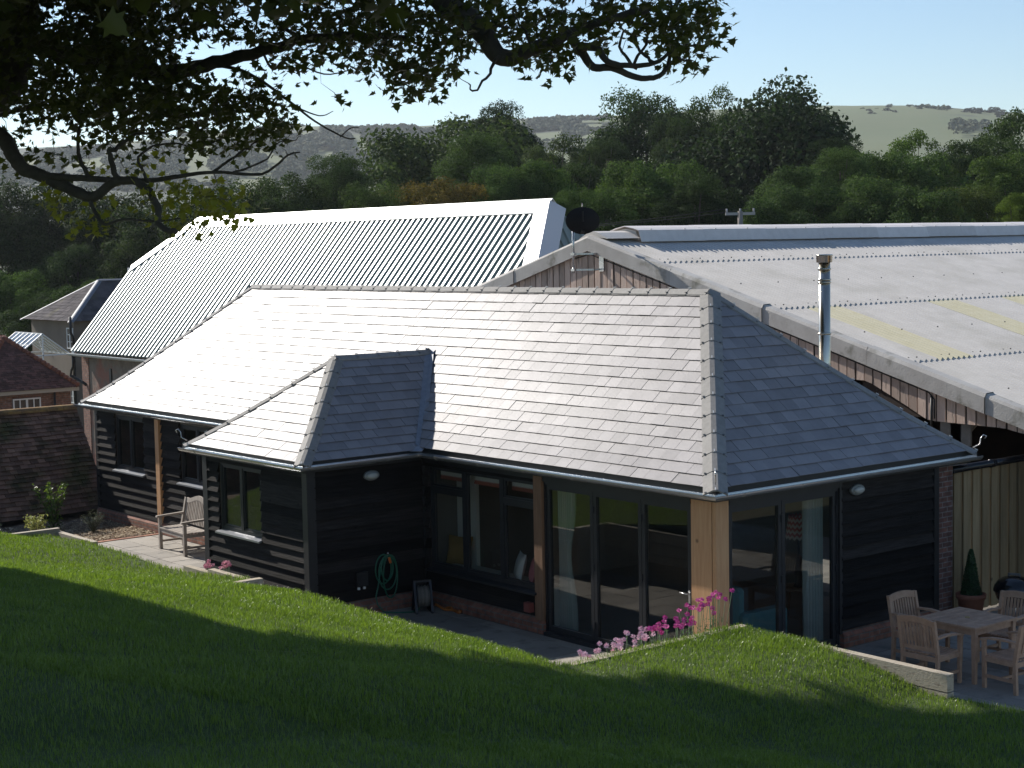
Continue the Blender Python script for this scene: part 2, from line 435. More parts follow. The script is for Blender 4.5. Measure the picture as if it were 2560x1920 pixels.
def window(parent, axis, fixed, out, s, e, lo, hi, mulls=(), transoms=(), frame=0.055, sill=True, name='window', label=None, sillm=None, fill=None, casements=True, inn=0.0):
    """frame with mullions; transoms: list of (a0,a1,z); a pane per light as sub-part"""
    mb = MB(); f0 = fixed - out * (inn + 0.005); f1 = f0 - out * 0.07
    bar(mb, axis, s, s + frame, f0, f1, lo, hi); bar(mb, axis, e - frame, e, f0, f1, lo, hi)
    bar(mb, axis, s + frame, e - frame, f0, f1, lo, lo + frame); bar(mb, axis, s + frame, e - frame, f0, f1, hi - frame, hi)
    for x in mulls: bar(mb, axis, x - 0.04, x + 0.04, f0 + out * 0.002, f1, lo + frame, hi - frame)
    for (a, b, z) in transoms: bar(mb, axis, a, b, f0 + out * 0.004, f1, z - 0.04, z + 0.04)
    edges = [s + frame] + [v for x in mulls for v in (x - 0.04, x + 0.04)] + [e - frame]
    lights = []
    for i in range(0, len(edges), 2):
        a, b = edges[i], edges[i + 1]; zs = [lo + frame]
        for (ta, tb, z) in transoms:
            if ta - 0.05 <= a and tb + 0.05 >= b: zs += [z - 0.04, z + 0.04]
        zs.append(hi - frame)
        for j in range(0, len(zs), 2): lights.append((a, b, zs[j], zs[j + 1]))
    if casements:      # inner sash rails, slightly recessed
        for (a, b, z0, z1) in lights:
            k = 0.032; g0 = f0 - out * 0.012; g1 = f1 + out * 0.01
            bar(mb, axis, a, a + k, g0, g1, z0, z1); bar(mb, axis, b - k, b, g0, g1, z0, z1)
            bar(mb, axis, a + k, b - k, g0, g1, z0, z0 + k); bar(mb, axis, a + k, b - k, g0, g1, z1 - k, z1)
    fr = part(mb, name, M_FRAME, parent)
    if label: fr['label'] = label
    for (a, b, z0, z1) in lights:
        g = MB(); k = 0.03 if casements else 0
        bar(g, axis, a + k, b - k, f0 - out * 0.035, f0 - out * 0.041, z0 + k, z1 - k)
        part_sub(g, 'pane', GLASS, fr)
    if sill:
        g = MB(); d = 0.11
        A = [wp(axis, s - 0.04, fixed - out * 0.0, lo - 0.035), wp(axis, e + 0.04, fixed - out * 0.0, lo - 0.035), wp(axis, e + 0.04, fixed + out * d, lo - 0.06), wp(axis, s - 0.04, fixed + out * d, lo - 0.06),
             wp(axis, s - 0.04, fixed - out * 0.0, lo - 0.002), wp(axis, e + 0.04, fixed - out * 0.0, lo - 0.002), wp(axis, e + 0.04, fixed + out * d, lo - 0.032), wp(axis, s - 0.04, fixed + out * d, lo - 0.032)]
        g.hexa(A); part_sub(g, 'sill', sillm or M_FRAME, fr)
    return fr
def part_sub(mb, name, mat, parent): return mb.build(name, mat, parent, origin=world_loc(parent))
def world_loc(o):
    v = Vector(o.location)
    while o.parent is not None: o = o.parent; v = v + Vector(o.location)
    return v

# ================================================================== THE BLACK HOUSE
ZR = [(0, 2.56), (0.25, 2.75), (0.55, 2.995), (0.85, 3.255), (1.15, 3.53), (1.45, 3.80), (1.75, 4.075), (2.1, 4.41), (2.4, 4.69), (2.67, 4.945)]
zr = lambda t: lerp_table(ZR, t)
zw = lambda t: 2.52 + (zr(t) - 2.56) * 0.905
HX0, HX1, HY0, HY1, HALF = -0.2, 5.14, -0.2, 18.5, 2.67
house = thing('barn_house', 'single storey black weatherboarded house with a hipped grey slate roof and glazed corner', 'house', (0, 0, 0))
sl_ = MB()
Pf = lambda u, t: Vector((HX0 + t, u, zr(t)))
Pg = lambda u, t: Vector((u, HY0 + t, zr(t)))
Pb = lambda u, t: Vector((HX1 - t, u, zr(t)))
Pl = lambda u, t: Vector((u, HY1 - t, zr(t)))
base = [(0, -1, HALF)]
front = [(1, -1, -HY0), (-1, -1, HY1)] + base
V = 0.86      # valley run ratio
WY0, WY1 = 6.22, 9.76; WM = (WY0 + WY1) / 2; WH = 1.77
tile_roof(sl_, [front + [(-1, 0, WM), (-V, 1, V * WY0)], front + [(1, 0, -WM), (V, 1, -V * WY1)]], HY0, HY1, HALF, 0.1535, 0.262, Pf, 11)
tile_roof(sl_, [[(1, -1, -HX0), (-1, -1, HX1)] + base], HX0, HX1, HALF, 0.1535, 0.262, Pg, 12)
tile_roof(sl_, [[(1, -1, -HX0), (-1, -1, HX1)] + base], HX0, HX1, HALF, 0.1535, 0.262, Pl, 13)
tile_roof(sl_, [front], HY0, HY1, HALF, 0.1535, 0.262, Pb, 14)
part(sl_, 'slate_roof', M_SLATE, house)
# sarking below the slates
sk = MB()
ts = [i * HALF / 9 for i in range(10)]
for P_, a0, a1 in ((Pf, HY0, HY1), (Pg, HX0, HX1), (Pb, HY0, HY1), (Pl, HX0, HX1)):
    for t, t2 in zip(ts, ts[1:]):
        e = 0.01
        sk.add([P_(a0 + t + e, t), P_(a1 - t - e, t), P_(a1 - t2 - e, t2), P_(a0 + t2 + e, t2)], [(0, 1, 2, 3)])
part(sk, 'roof_underlay', M_DARK, house)
# wing roof
wing_sl = MB()
WX0 = -2.36
Wf = lambda u, t: Vector((WX0 + t, u, zw(t)))
Wr = lambda u, t: Vector((u, WY0 + t, zw(t)))
Wl = lambda u, t: Vector((u, WY1 - t, zw(t)))
def wtile(regions, u0, u1, P_, seed): tile_roof(wing_sl, regions, u0, u1, WH, 0.159, 0.262, P_, seed)
wtile([[(1, -1, -WY0), (-1, -1, WY1), (0, -1, WH)]], WY0, WY1, Wf, 21)
wtile([[(1, -1, -WX0), (-1, V, -0.19), (0, -1, WH)]], WX0, 1.6, Wr, 22)
wtile([[(1, -1, -WX0), (-1, V, -0.19), (0, -1, WH)]], WX0, 1.6, Wl, 23)
part(wing_sl, 'slate_roof', M_SLATE, house)
sk = MB(); tw = [i * WH / 6 for i in range(7)]
for t, t2 in zip(tw, tw[1:]):
    sk.add([Wf(WY0 + t, t), Wf(WY1 - t, t), Wf(WY1 - t2, t2), Wf(WY0 + t2, t2)], [(0, 1, 2, 3)])
    for Q in (Wr, Wl): sk.add([Q(WX0 + t, t), Q(-0.15 + V * t, t), Q(-0.15 + V * t2, t2), Q(WX0 + t2, t2)], [(0, 1, 2, 3)])
part(sk, 'roof_underlay', M_DARK, house)
# ridge and hip tiles
M_CLIP = pm('tile_clip_metal', (0.05, 0.05, 0.05), tint_to=(0.75, 0.75, 0.75), rough=0.4)
def rcaps(*a, **k):
    t_ = MB(); c_ = MB(); caps(t_, c_, *a, **k); t_.merge(c_, 1); t_.build('ridge_tiles', None, house, mats=[M_RIDGE, M_CLIP])
hp = lambda f: [f(t) for t, _ in ZR]
up = Vector((0, 0, 1))
rcaps(hp(lambda t: (HX0 + t, HY0 + t, zr(t))), (0.3, 0.9, -0.6) if False else (-0.5, 0.7, -0.45), (0.7, -0.5, -0.45), W=0.18)
rcaps(hp(lambda t: (HX1 - t, HY0 + t, zr(t))), (-0.7, -0.5, -0.45), (0.5, 0.7, -0.45), W=0.13)
rcaps(hp(lambda t: (HX0 + t, HY1 - t, zr(t))), (-0.5, -0.7, -0.45), (0.7, 0.5, -0.45), W=0.13)
rcaps(hp(lambda t: (HX1 - t, HY1 - t, zr(t))), (-0.7, 0.5, -0.45), (0.5, -0.7, -0.45), W=0.13)
rcaps([(2.47, 2.47, 4.955), (2.47, 15.83, 4.955)], (-0.7, 0, -0.65), (0.7, 0, -0.65), over=0.0, W=0.14)
hw = [0, 0.3, 0.6, 0.9, 1.2, 1.5, 1.77]
rcaps([(WX0 + t, WY0 + t, zw(t)) for t in hw], (-0.5, 0.7, -0.45), (0.7, -0.5, -0.45), W=0.15)
rcaps([(WX0 + t, WY1 - t, zw(t)) for t in hw], (-0.5, -0.7, -0.45), (0.7, 0.5, -0.45), W=0.12)
rcaps([(WX0 + WH - 0.02, WM, zw(WH) + 0.01), (1.45, WM, zw(WH) + 0.01)], (0, -0.7, -0.6), (0, 0.7, -0.6), over=0.0, W=0.12)
# lead valley
vl = MB()
for sgn, y0 in ((1, WY0), (-1, WY1)):
    pts = [(-0.2 + V * t, y0 + sgn * t, zw(t) + 0.03) for t in hw]
    for p, q in zip(pts, pts[1:]):
        p = Vector(p); q = Vector(q); a = Vector((0.05, -0.045 * sgn, 0.035)); b = Vector((-0.06, 0.05 * sgn, 0.035))
        vl.add([p + a, q + a, q, p, p + b, q + b], [(0, 1, 2, 3), (3, 2, 5, 4)])
    vl.beam(Vector(pts[0]) + Vector((-0.16, -0.1 * sgn, -0.05)), Vector(pts[0]) + Vector((0.02, 0.02, 0.02)), 0.2, 0.012)
part(vl, 'lead_valley', pm('lead_sheet', (0.2, 0.21, 0.24), (0.28, 0.29, 0.32), scale=10, rough=0.5, metal=0.3, bump=0.2), house)
# fascias, soffits
fa = MB()
fsec = [(-0.03, -0.20), (0.0, -0.20), (0.0, -0.02), (-0.03, -0.02)]
eave_path = [(5.16, -0.17, 2.56), (-0.17, -0.17, 2.56), (-0.17, 6.25, 2.56)]
sweep(fa, eave_path, fsec, side=-1)
sweep(fa, [(-0.17, 6.25, 2.54), (-2.33, 6.25, 2.54), (-2.33, 9.73, 2.54), (-0.17, 9.73, 2.54)], fsec, side=-1)
sweep(fa, [(-0.17, 9.73, 2.56), (-0.17, 18.47, 2.56), (5.1, 18.47, 2.56)], fsec, side=-1)
fa.box((-0.145, -0.145, 2.37), (5.1, 18.4, 2.385)); fa.box((-2.305, 6.275, 2.36), (-0.15, 9.7, 2.368))
part(fa, 'fascia', M_DARK, house)
gt = MB()
gutter(gt, [(5.3, -0.262, 2.455), (-0.262, -0.262, 2.452), (-0.262, 6.158, 2.452), (-2.422, 6.158, 2.44), (-2.422, 9.95, 2.44)], side=-1)
gutter(gt, [(-0.262, 9.9, 2.452), (-0.262, 18.85, 2.455)], side=-1)
part(gt, 'gutter', M_GALV, house)
hi_ = MB()      # hip irons: curled hooks at the hip feet
for (x, y, dx, dy, h) in ((-0.27, -0.27, -1, -1, 2.6), (5.22, -0.27, 1, -1, 2.58), (-2.42, 9.84, -1, 1, 2.56)):
    c = Vector((x, y, h)); d = Vector((dx, dy, 0)).normalized()
    pts = [c - d * 0.06 + up * 0.0, c + d * 0.04 + up * 0.05, c + d * 0.05 + up * 0.14, c + d * 0.09 + up * 0.19, c + d * 0.13 + up * 0.17, c + d * 0.11 + up * 0.13]
    hi_ = MB(); hi_.tube(pts, 0.009, 6); part(hi_, 'hip_iron', M_GALV, house)
# openings
OP_F = [(3.60, 6.24, 0.60, 2.27), (0.42, 3.43, 0.0, 2.26), (13.28, 14.6, 1.14, 2.30), (16.15, 17.47, 1.14, 2.30)]
OP_G = [(0.22, 2.42, 0.0, 2.26)]
OP_W = [(7.77, 9.12, 1.12, 2.26)]
def wboards(*a, **k):
    t_ = MB(); boards(t_, *a, **k); part(t_, 'weatherboarding', M_BOARD, house)
wboards('y', 0.0, 3.62, 6.42, 0.25, 2.4, -1, OP_F, seed=3)
wboards('y', 0.0, 9.56, 18.35, 0.25, 2.4, -1, OP_F + [(15.37, 15.55, 0, 3)], seed=4)
wboards('x', 0.0, 2.44, 4.5, 0.25, 2.42, -1, [], seed=5)
wboards('y', -2.16, 6.50, 9.48, 0.10, 2.4, -1, OP_W, seed=6)
wboards('x', 6.42, -2.08, -0.0, 0.25, 2.4, -1, [], seed=7)
wboards('x', 9.56, -2.08, -0.0, 0.25, 2.4, 1, [], seed=8)
wboards('x', 18.35, 0.0, 4.95, 0.25, 2.4, 1, [], seed=9)
def cbox(a, b):
    t_ = MB(); t_.box(a, b); part(t_, 'corner_board', M_DARK, house)
cbox((-0.05, 18.28, 0.24), (0.03, 18.41, 2.38)); cbox((-2.215, 6.365, 0.05), (-2.06, 6.505, 2.36)); cbox((-2.215, 9.47, 0.05), (-2.09, 9.62, 2.36))
cbox((4.49, -0.06, 0.0), (4.6, 0.05, 2.42)); cbox((2.40, -0.045, 0.2), (2.455, 0.02, 2.42)); cbox((-0.06, 6.36, 0.24), (0.0, 6.415, 2.38))
cbox((-0.045, 3.63, 2.27), (-0.003, 6.35, 2.37)); cbox((-0.042, 0.42, 2.26), (-0.002, 3.43, 2.37)); cbox((0.22, -0.042, 2.26), (2.4, -0.002, 2.37))
M_INNER = pm('dim_interior_wall', (0.16, 0.145, 0.12), (0.2, 0.18, 0.15), scale=2, rough=0.9)  # room walls coloured darker than the plaster to paint in a dim interior
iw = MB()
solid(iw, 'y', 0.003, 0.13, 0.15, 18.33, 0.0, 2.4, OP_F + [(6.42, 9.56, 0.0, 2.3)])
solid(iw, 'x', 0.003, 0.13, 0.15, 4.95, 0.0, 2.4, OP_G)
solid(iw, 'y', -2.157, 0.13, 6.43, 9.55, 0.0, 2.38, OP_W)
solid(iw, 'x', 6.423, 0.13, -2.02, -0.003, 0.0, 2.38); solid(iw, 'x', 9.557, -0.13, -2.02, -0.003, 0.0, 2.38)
solid(iw, 'y', 4.95, -0.13, 0.14, 18.33, 0.0, 2.4, [(0.9, 2.5, 0.1, 2.2)]); solid(iw, 'x', 18.345, -0.13, 0.14, 4.8, 0.0, 2.4)  # unseen opening in the back wall, added to let daylight into the room
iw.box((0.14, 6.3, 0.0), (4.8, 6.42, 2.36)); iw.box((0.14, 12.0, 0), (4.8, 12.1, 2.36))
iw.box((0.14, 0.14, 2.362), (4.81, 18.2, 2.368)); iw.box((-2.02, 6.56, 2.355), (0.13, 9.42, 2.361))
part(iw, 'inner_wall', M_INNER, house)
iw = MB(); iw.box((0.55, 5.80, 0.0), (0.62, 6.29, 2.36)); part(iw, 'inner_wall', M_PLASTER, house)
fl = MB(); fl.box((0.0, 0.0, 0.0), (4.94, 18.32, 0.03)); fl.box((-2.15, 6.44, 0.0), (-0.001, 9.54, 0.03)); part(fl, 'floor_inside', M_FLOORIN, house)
ws = MB(); ws.box((0.14, 3.6, 0.04), (0.54, 6.29, 0.62)); part(ws, 'window_seat', M_PLASTER, house)
def pln(*a, **k):
    t_ = MB(); plinth(t_, *a, **k); part(t_, 'brick_plinth', M_BRICK, house)
pln('y', 0.0, 3.44, 6.42, -1); pln('y', 0.0, 9.56, 18.42, -1, h=0.26); pln('x', 0.0, 2.45, 4.62, -1, h=0.26)
pln('x', 6.42, -2.2, -0.08, -1, h=0.25); pln('y', -2.16, 6.4, 9.6, -1, h=0.1, d=0.04)
po = MB(); po.box((-0.03, 0.045, 0.0), (0.19, 0.415, 2.40)); part(po, 'corner_post', M_OAK, house)
po = MB(); po.box((-0.02, -0.03, 0.0), (0.215, 0.035, 2.40)); part(po, 'corner_post', M_OAK, house)
po = MB(); po.box((-0.06, 3.44, 0.2), (0.1, 3.62, 2.38)); part(po, 'wall_post', M_OAKD, house)
po = MB(); po.box((-0.09, 15.38, 0.24), (0.02, 15.54, 2.38)); part(po, 'wall_post', M_OAK, house)
SILL = pm('pale_sill_metal', (0.30, 0.31, 0.33), rough=0.35, metal=0.5)
window(house, 'y', 0.0, -1, 3.62, 6.24, 0.62, 2.26, [4.43, 5.36], [(5.39, 6.2, 1.88), (3.66, 4.40, 1.88)], label='wide three light window with upper transoms', inn=-0.01)
window(house, 'y', 0.0, -1, 13.28, 14.6, 1.16, 2.29, [13.94], sillm=SILL)
window(house, 'y', 0.0, -1, 16.15, 17.47, 1.16, 2.29, [16.81], sillm=SILL)
window(house, 'y', -2.16, -1, 7.78, 9.11, 1.14, 2.25, [8.44], sillm=SILL)
def door_leaf(axis, fixed, s, e, lo, hi, handle=None):
    mb = MB(); k = 0.062; f0 = fixed - 0.0; f1 = fixed + 0.06
    bar(mb, axis, s, s + k, f0, f1, lo, hi); bar(mb, axis, e - k, e, f0, f1, lo, hi)
    bar(mb, axis, s + k, e - k, f0, f1, lo, lo + 0.085); bar(mb, axis, s + k, e - k, f0, f1, hi - k, hi)
    for z in (lo + 0.25, (lo + hi) / 2, hi - 0.25): bar(mb, axis, e - 0.012, e + 0.012, f0 - 0.018, f0 - 0.0005, z - 0.05, z + 0.05)
    d = part(mb, 'glazed_door', M_FRAME, house)
    g = MB(); bar(g, axis, s + k, e - k, f0 + 0.03, f0 + 0.036, lo + 0.085, hi - k); part_sub(g, 'pane', GLASS, d)
    if handle:
        g = MB(); y, z = handle
        bar(g, axis, y - 0.018, y + 0.018, f0 - 0.012, f0 - 0.001, z - 0.13, z + 0.05)
        g.tube([wp(axis, y, f0 - 0.01, z), wp(axis, y, f0 - 0.06, z), wp(axis, y + 0.13, f0 - 0.062, z + 0.005)], 0.009, 6)
        part_sub(g, 'handle', M_GALV, d)
lv = [0.45, 1.40, 2.385, 3.40]
for i in range(3): door_leaf('y', 0.005, lv[i] + 0.004, lv[i + 1] - 0.004, 0.06, 2.21, (0.482, 1.05) if i == 0 else None)
door_leaf('x', 0.005, 0.25, 1.265, 0.06, 2.21); door_leaf('x', 0.005, 1.275, 2.37, 0.06, 2.21)
of = MB()
bar(of, 'y', 0.416, 0.45, -0.012, 0.08, 0.0, 2.26); bar(of, 'y', 3.40, 3.436, -0.012, 0.08, 0.0, 2.26); bar(of, 'y', 0.45, 3.40, -0.012, 0.08, 2.212, 2.26); bar(of, 'y', 0.45, 3.40, -0.09, 0.08, 0.0, 0.055)
bar(of, 'x', 0.216, 0.248, -0.012, 0.08, 0.0, 2.26); bar(of, 'x', 2.372, 2.42, -0.012, 0.08, 0.0, 2.26); bar(of, 'x', 0.248, 2.372, -0.012, 0.08, 2.212, 2.26); bar(of, 'x', 0.248, 2.372, -0.09, 0.08, 0.0, 0.055)
part(of, 'door_frame', M_FRAME, house)
# flue
fl_ = thing('stove_flue', 'shiny stainless steel stove flue with banded joints rising behind the slate roof', 'chimney', (4.0, 1.585, 3.5))
g = MB(); g.lathe([(0.088, 3.5), (0.088, 5.38), (0.0, 5.38)], (4.0, 1.585, 0), 28)
g.v = [(a, b, c) for a, b, c in g.v]
M_STEEL = pm('stainless_steel', (0.50, 0.455, 0.38), rough=0.2, metal=1.0, bump=0.03, bscale=3)
part(g, 'pipe', M_STEEL, fl_)
for z in (4.25, 5.02, 5.06, 5.22):
    g = MB(); g.lathe([(0.089, z), (0.101, z + 0.004), (0.101, z + 0.028), (0.089, z + 0.032)], (4.0, 1.585, 0), 28); part(g, 'band', M_STEEL, fl_)
g = MB(); g.lathe([(0.09, 5.33), (0.118, 5.335), (0.12, 5.43), (0.128, 5.432), (0.128, 5.45), (0.10, 5.455), (0.09, 5.43), (0.0, 5.43)], (4.0, 1.585, 0), 28); part(g, 'cowl', M_STEEL, fl_)

# ================================================================== GROUND, PATIO, LAWN
def npmesh(name, V_, F_, mat, tint=None, smooth=False, loc=None, attr='tint', dom='FACE'):
    """V_ (n,3) float array, F_ list of (k,m) int arrays of equal-size polygons"""
    me = bpy.data.meshes.new(name)
    V_ = np.asarray(V_, dtype=np.float32)
    me.vertices.add(len(V_)); me.vertices.foreach_set('co', V_.ravel())
    loops = np.concatenate([f.ravel() for f in F_]).astype(np.int32)
    sizes = np.concatenate([np.full(len(f), f.shape[1], dtype=np.int32) for f in F_])
    starts = np.concatenate([[0], np.cumsum(sizes)[:-1]]).astype(np.int32)
    me.loops.add(len(loops)); me.loops.foreach_set('vertex_index', loops)
    me.polygons.add(len(sizes)); me.polygons.foreach_set('loop_start', starts); me.polygons.foreach_set('loop_total', sizes)
    if smooth: me.polygons.foreach_set('use_smooth', np.ones(len(sizes), dtype=bool))
    if tint is not None:
        a = me.attributes.new(attr, 'FLOAT', dom); a.data.foreach_set('value', np.asarray(tint, dtype=np.float32))
    me.materials.append(mat); me.update(calc_edges=True); me.validate()
    o = bpy.data.objects.new(name, me); col.objects.link(o)
    if loc is not None: o.location = loc
    return o
HILL = [(20, .060), (34.12, .0698), (35.6, .0722), (37.2, .0745), (39.5, .0765), (41.1, .0772), (47.7, .0750), (49.6, .0746), (51, .0735), (55.4, .0698), (59, .0697), (63.6, .0643), (66.5, .0617), (68, .0607), (90, .05)]
def hill_h(r, az):
    """height of the far land at distance r, azimuth az (deg) seen from the garden"""
    crest = 5.66 + 1650 * lerp_table(HILL, min(max(az, 20), 90))
    if r < 420: return -3.0
    if r < 1650:
        t = (r - 420) / 1230; s = t * t * (3 - 2 * t); s = 0.35 * t + 0.65 * s
        z = -3 + (crest + 3) * s
        z += 9 * math.sin(r * 0.006 + az * 0.21) * t * (1 - t)
        return z
    return crest - (r - 1650) * 0.08
def ground_h(x, y):
    d = (x - CAM[0]) * MR[2][0] + (y - CAM[1]) * MR[2][1]
    r = math.hypot(x - CAM[0], y - CAM[1])
    if d < 38: return -0.06
    if d < 62: t = (d - 38) / 24; return -0.06 - 2.94 * t * t * (3 - 2 * t)
    return -3.0
gv = []; gf = []
rs = [0.5, 6, 12, 18, 24, 30, 36, 40, 44, 48, 52, 56, 60, 70, 90, 130, 200, 300, 450, 1200, 3000, 7000]; NA = 72
for r_ in rs:
    for j in range(NA):
        a = 2 * math.pi * j / NA; x = CAM[0] + r_ * math.cos(a); y = CAM[1] + r_ * math.sin(a); gv.append((x, y, ground_h(x, y)))
for i in range(len(rs) - 1):
    for j in range(NA):
        gf.append((i * NA + j, (i + 1) * NA + j, (i + 1) * NA + (j + 1) % NA, i * NA + (j + 1) % NA))
g = MB(); g.add(gv, gf, smooth=True)
M_GROUND = pm('rough_ground', (0.07, 0.075, 0.035), (0.10, 0.085, 0.05), scale=0.4, rough=0.95, c3=(0.045, 0.06, 0.02), c3scale=0.1)
structure(g, 'ground', M_GROUND)
# hills
rr = np.concatenate([np.linspace(400, 1650, 60), np.array([1750, 2000, 2500])]); aa = np.linspace(15, 92, 150)
hv = []; 
for r_ in rr:
    for a_ in aa:
        z = hill_h(r_, a_) + (5.0 * noise.noise(Vector((r_ * 0.004, a_ * 0.16, 0))) * min(1, (r_ - 400) / 400) * (1 if r_ < 1600 else 0.2))
        hv.append((CAM[0] + r_ * math.cos(R(a_)), CAM[1] + r_ * math.sin(R(a_)), z))
nA = len(aa); ii, jj = np.meshgrid(np.arange(len(rr) - 1), np.arange(nA - 1), indexing='ij'); b_ = (ii * nA + jj).ravel()
M_HILL = pm('downland', (0.10, 0.13, 0.05), (0.14, 0.15, 0.07), scale=0.004, rough=0.95, c3=(0.05, 0.062, 0.038), c3scale=0.0042, c3lo=0.50, c3hi=0.56, coords='Object')
hills = npmesh('hills', hv, [np.stack([b_, b_ + nA, b_ + nA + 1, b_ + 1], 1)], M_HILL, smooth=True); tag(hills, kind='structure')

# patio paving
M_SLAB = pm('sandstone_paving', (0.28, 0.25, 0.215), (0.36, 0.325, 0.28), scale=1.6, rough=0.75, bump=0.15, bscale=25, tvar=0.2, c3=(0.17, 0.16, 0.14), c3scale=3)
pv = MB(); r = random.Random(5)
def pave(x0, x1, y0, y1, cl_=None):
    x = x0
    while x < x1 - 0.05:
        wd = min(r.choice([0.3, 0.6, 0.6, 0.45]), x1 - x); y = y0 - r.random() * 0.4
        while y < y1:
            L = r.choice([0.6, 0.9, 0.75, 0.45])
            a = max(y, y0); b = min(y + L, y1)
            if b - a > 0.03:
                g_ = 0.006; h = r.uniform(-0.002, 0.002)
                pv.box((x + g_, a + g_, -0.05), (x + wd - g_, b - g_, h), r.random())
            y += L
        x += wd
pave(-3.75, -0.08, -1.25, 15.45)
pave(-0.85, 9.0, -9.0, -0.08)
structure(pv, 'patio', M_SLAB)
g = MB(); g.box((-3.8, -9.1, -0.09), (9.1, 15.5, -0.012)); structure(g, 'paving_bed', pm('paving_mortar', (0.13, 0.12, 0.11), (0.17, 0.16, 0.14), scale=6, rough=0.95))
g = MB()
y = 15.47
x = -3.0
while x < -0.1: g.box((x + 0.004, 15.47, -0.05), (x + 0.211, 15.57, 0.012), r.random()); x += 0.215
structure(g, 'brick_edging', pm('edging_brick', (0.35, 0.15, 0.09), (0.42, 0.2, 0.13), scale=9, rough=0.85, tvar=0.25))
# flower bed soil
g = MB(); nx, ny = 30, 34; vs = []
for i in range(nx + 1):
    for j in range(ny + 1):
        x = -6.5 + 6.5 * i / nx; y = 15.56 + 3.6 * j / ny
        if x < -3.2: pass
        vs.append((x, y, 0.0 + 0.05 * noise.noise(Vector((x * 2, y * 2, 0))) - 0.02))
g.add(vs, [(i * (ny + 1) + j, (i + 1) * (ny + 1) + j, (i + 1) * (ny + 1) + j + 1, i * (ny + 1) + j + 1) for i in range(nx) for j in range(ny)], smooth=True)
M_SOIL = pm('garden_soil', (0.13, 0.085, 0.055), (0.21, 0.145, 0.1), scale=6, rough=1.0, bump=0.8, bscale=20, c3=(0.08, 0.05, 0.035), c3scale=4)
structure(g, 'flower_bed', M_SOIL)
g = MB(); vs = []
for i in range(nx + 1):
    for j in range(ny + 1):
        x = -9 + 5.9 * i / nx; y = 13.4 + 5.4 * j / ny
        vs.append((x, y, 0.33 + 0.05 * noise.noise(Vector((x * 2, y * 2, 0))) if y < 17.8 else 0.0))
g.add(vs, [(i * (ny + 1) + j, (i + 1) * (ny + 1) + j, (i + 1) * (ny + 1) + j + 1, i * (ny + 1) + j + 1) for i in range(nx) for j in range(ny)], smooth=True)
structure(g, 'raised_bed', M_SOIL)
# straw and bark mulch
rng = np.random.default_rng(3)
n = 5200; px = rng.uniform(-2.6, -0.1, n); py = 15.62 + rng.beta(1.0, 1.6, n) * 2.9; pz = 0.005 + rng.random(n) * 0.03
an = rng.uniform(0, 6.28, n); L = rng.uniform(0.015, 0.05, n); W = rng.uniform(0.004, 0.010, n); tl = rng.uniform(-0.4, 0.4, n)
dx, dy = np.cos(an) * L, np.sin(an) * L; wx, wy = -np.sin(an) * W, np.cos(an) * W
Vv = np.stack([np.stack([px - dx - wx, py - dy - wy, pz - tl * L], 1), np.stack([px + dx - wx, py + dy - wy, pz + tl * L], 1),
               np.stack([px + dx + wx, py + dy + wy, pz + tl * L + .004], 1), np.stack([px - dx + wx, py - dy + wy, pz - tl * L + .004], 1)], 1).reshape(-1, 3)
mul = npmesh('straw_mulch', Vv, [np.arange(n * 4).reshape(-1, 4)], pm('straw', (0.24, 0.15, 0.085), tint_to=(0.62, 0.5, 0.33), rough=0.85), tint=rng.random(n) ** 1.3)
tag(mul, 'loose pale straw and bark mulch spread on the bed beside the brick plinth', 'mulch', kind='stuff')

# lawn surface
ZL = [(-60, .84), (-8, .84), (-5, .82), (-4.3, .78), (-4.0, .80), (-3.7, .89), (-3.3, .97), (-2.88, 1.02), (-2.26, 1.05), (-1.8, 1.04), (-1, 1.07), (0.5, 1.07), (2, 1.06), (4, 1.04), (6, .84), (7.6, .72), (8.5, .63), (9.6, .60), (11, .68), (12, .69), (13.5, .68)]
def lawn_z(x, y):
    z = lerp_table(ZL, min(max(y, -60), 13.5))
    d = max(0.0, -3.7 - x)
    z += 0.23 * d - 0.0035 * d * d * (1 if d < 30 else 0) - (0 if d < 30 else 3.15)
    if d < 0.8: pass
    z += 0.05 * noise.noise(Vector((x * 0.35, y * 0.35, 1.7))) * min(1, max(0, -3.0 - x) + 0.25)
    return z
def xb(y):
    return lerp_table([(-60, -.86), (-1.26, -.86), (-1.24, -3.74), (6.15, -3.74), (6.6, -3.12), (10, -3.14), (12, -3.25), (13.5, -3.5)], y)
def lawn_patch(ys, s_list):
    vs = []; fs = []
    for y in ys:
        for s in s_list:
            x = xb(y) - s; z = lawn_z(x, y)
            vs.append((x, y, z))
    k = len(s_list)
    for i in range(len(ys) - 1):
        for j in range(k - 1): fs.append((i * k + j, i * k + j + 1, (i + 1) * k + j + 1, (i + 1) * k + j))
    return vs, fs
g = MB(); sL = [0, .1, .25, .5, .8, 1.1, 1.5, 2, 2.5, 3, 3.5, 4, 5, 6, 7, 8, 9, 10, 12, 14, 17, 20, 25, 32, 45]
g.add(*lawn_patch([-50, -40, -30, -25, -20, -17, -14, -12, -10, -9, -8, -7, -6.5, -6, -5.5, -5, -4.5, -4, -3.5, -3, -2.5, -2, -1.5, -1.262], sL), smooth=True)
g.add(*lawn_patch([-1.24] + [-1.15 + i * 0.5 for i in range(15)] + [6.3, 6.6, 7, 7.5, 8, 8.5, 9, 9.5, 10, 10.5, 11, 11.5, 12, 12.5, 13, 13.45], sL), smooth=True)
M_TURF = pm('turf', (0.035, 0.06, 0.012), (0.06, 0.085, 0.02), scale=14, rough=0.95, bump=0.5, bscale=40)
structure(g, 'lawn', M_TURF)

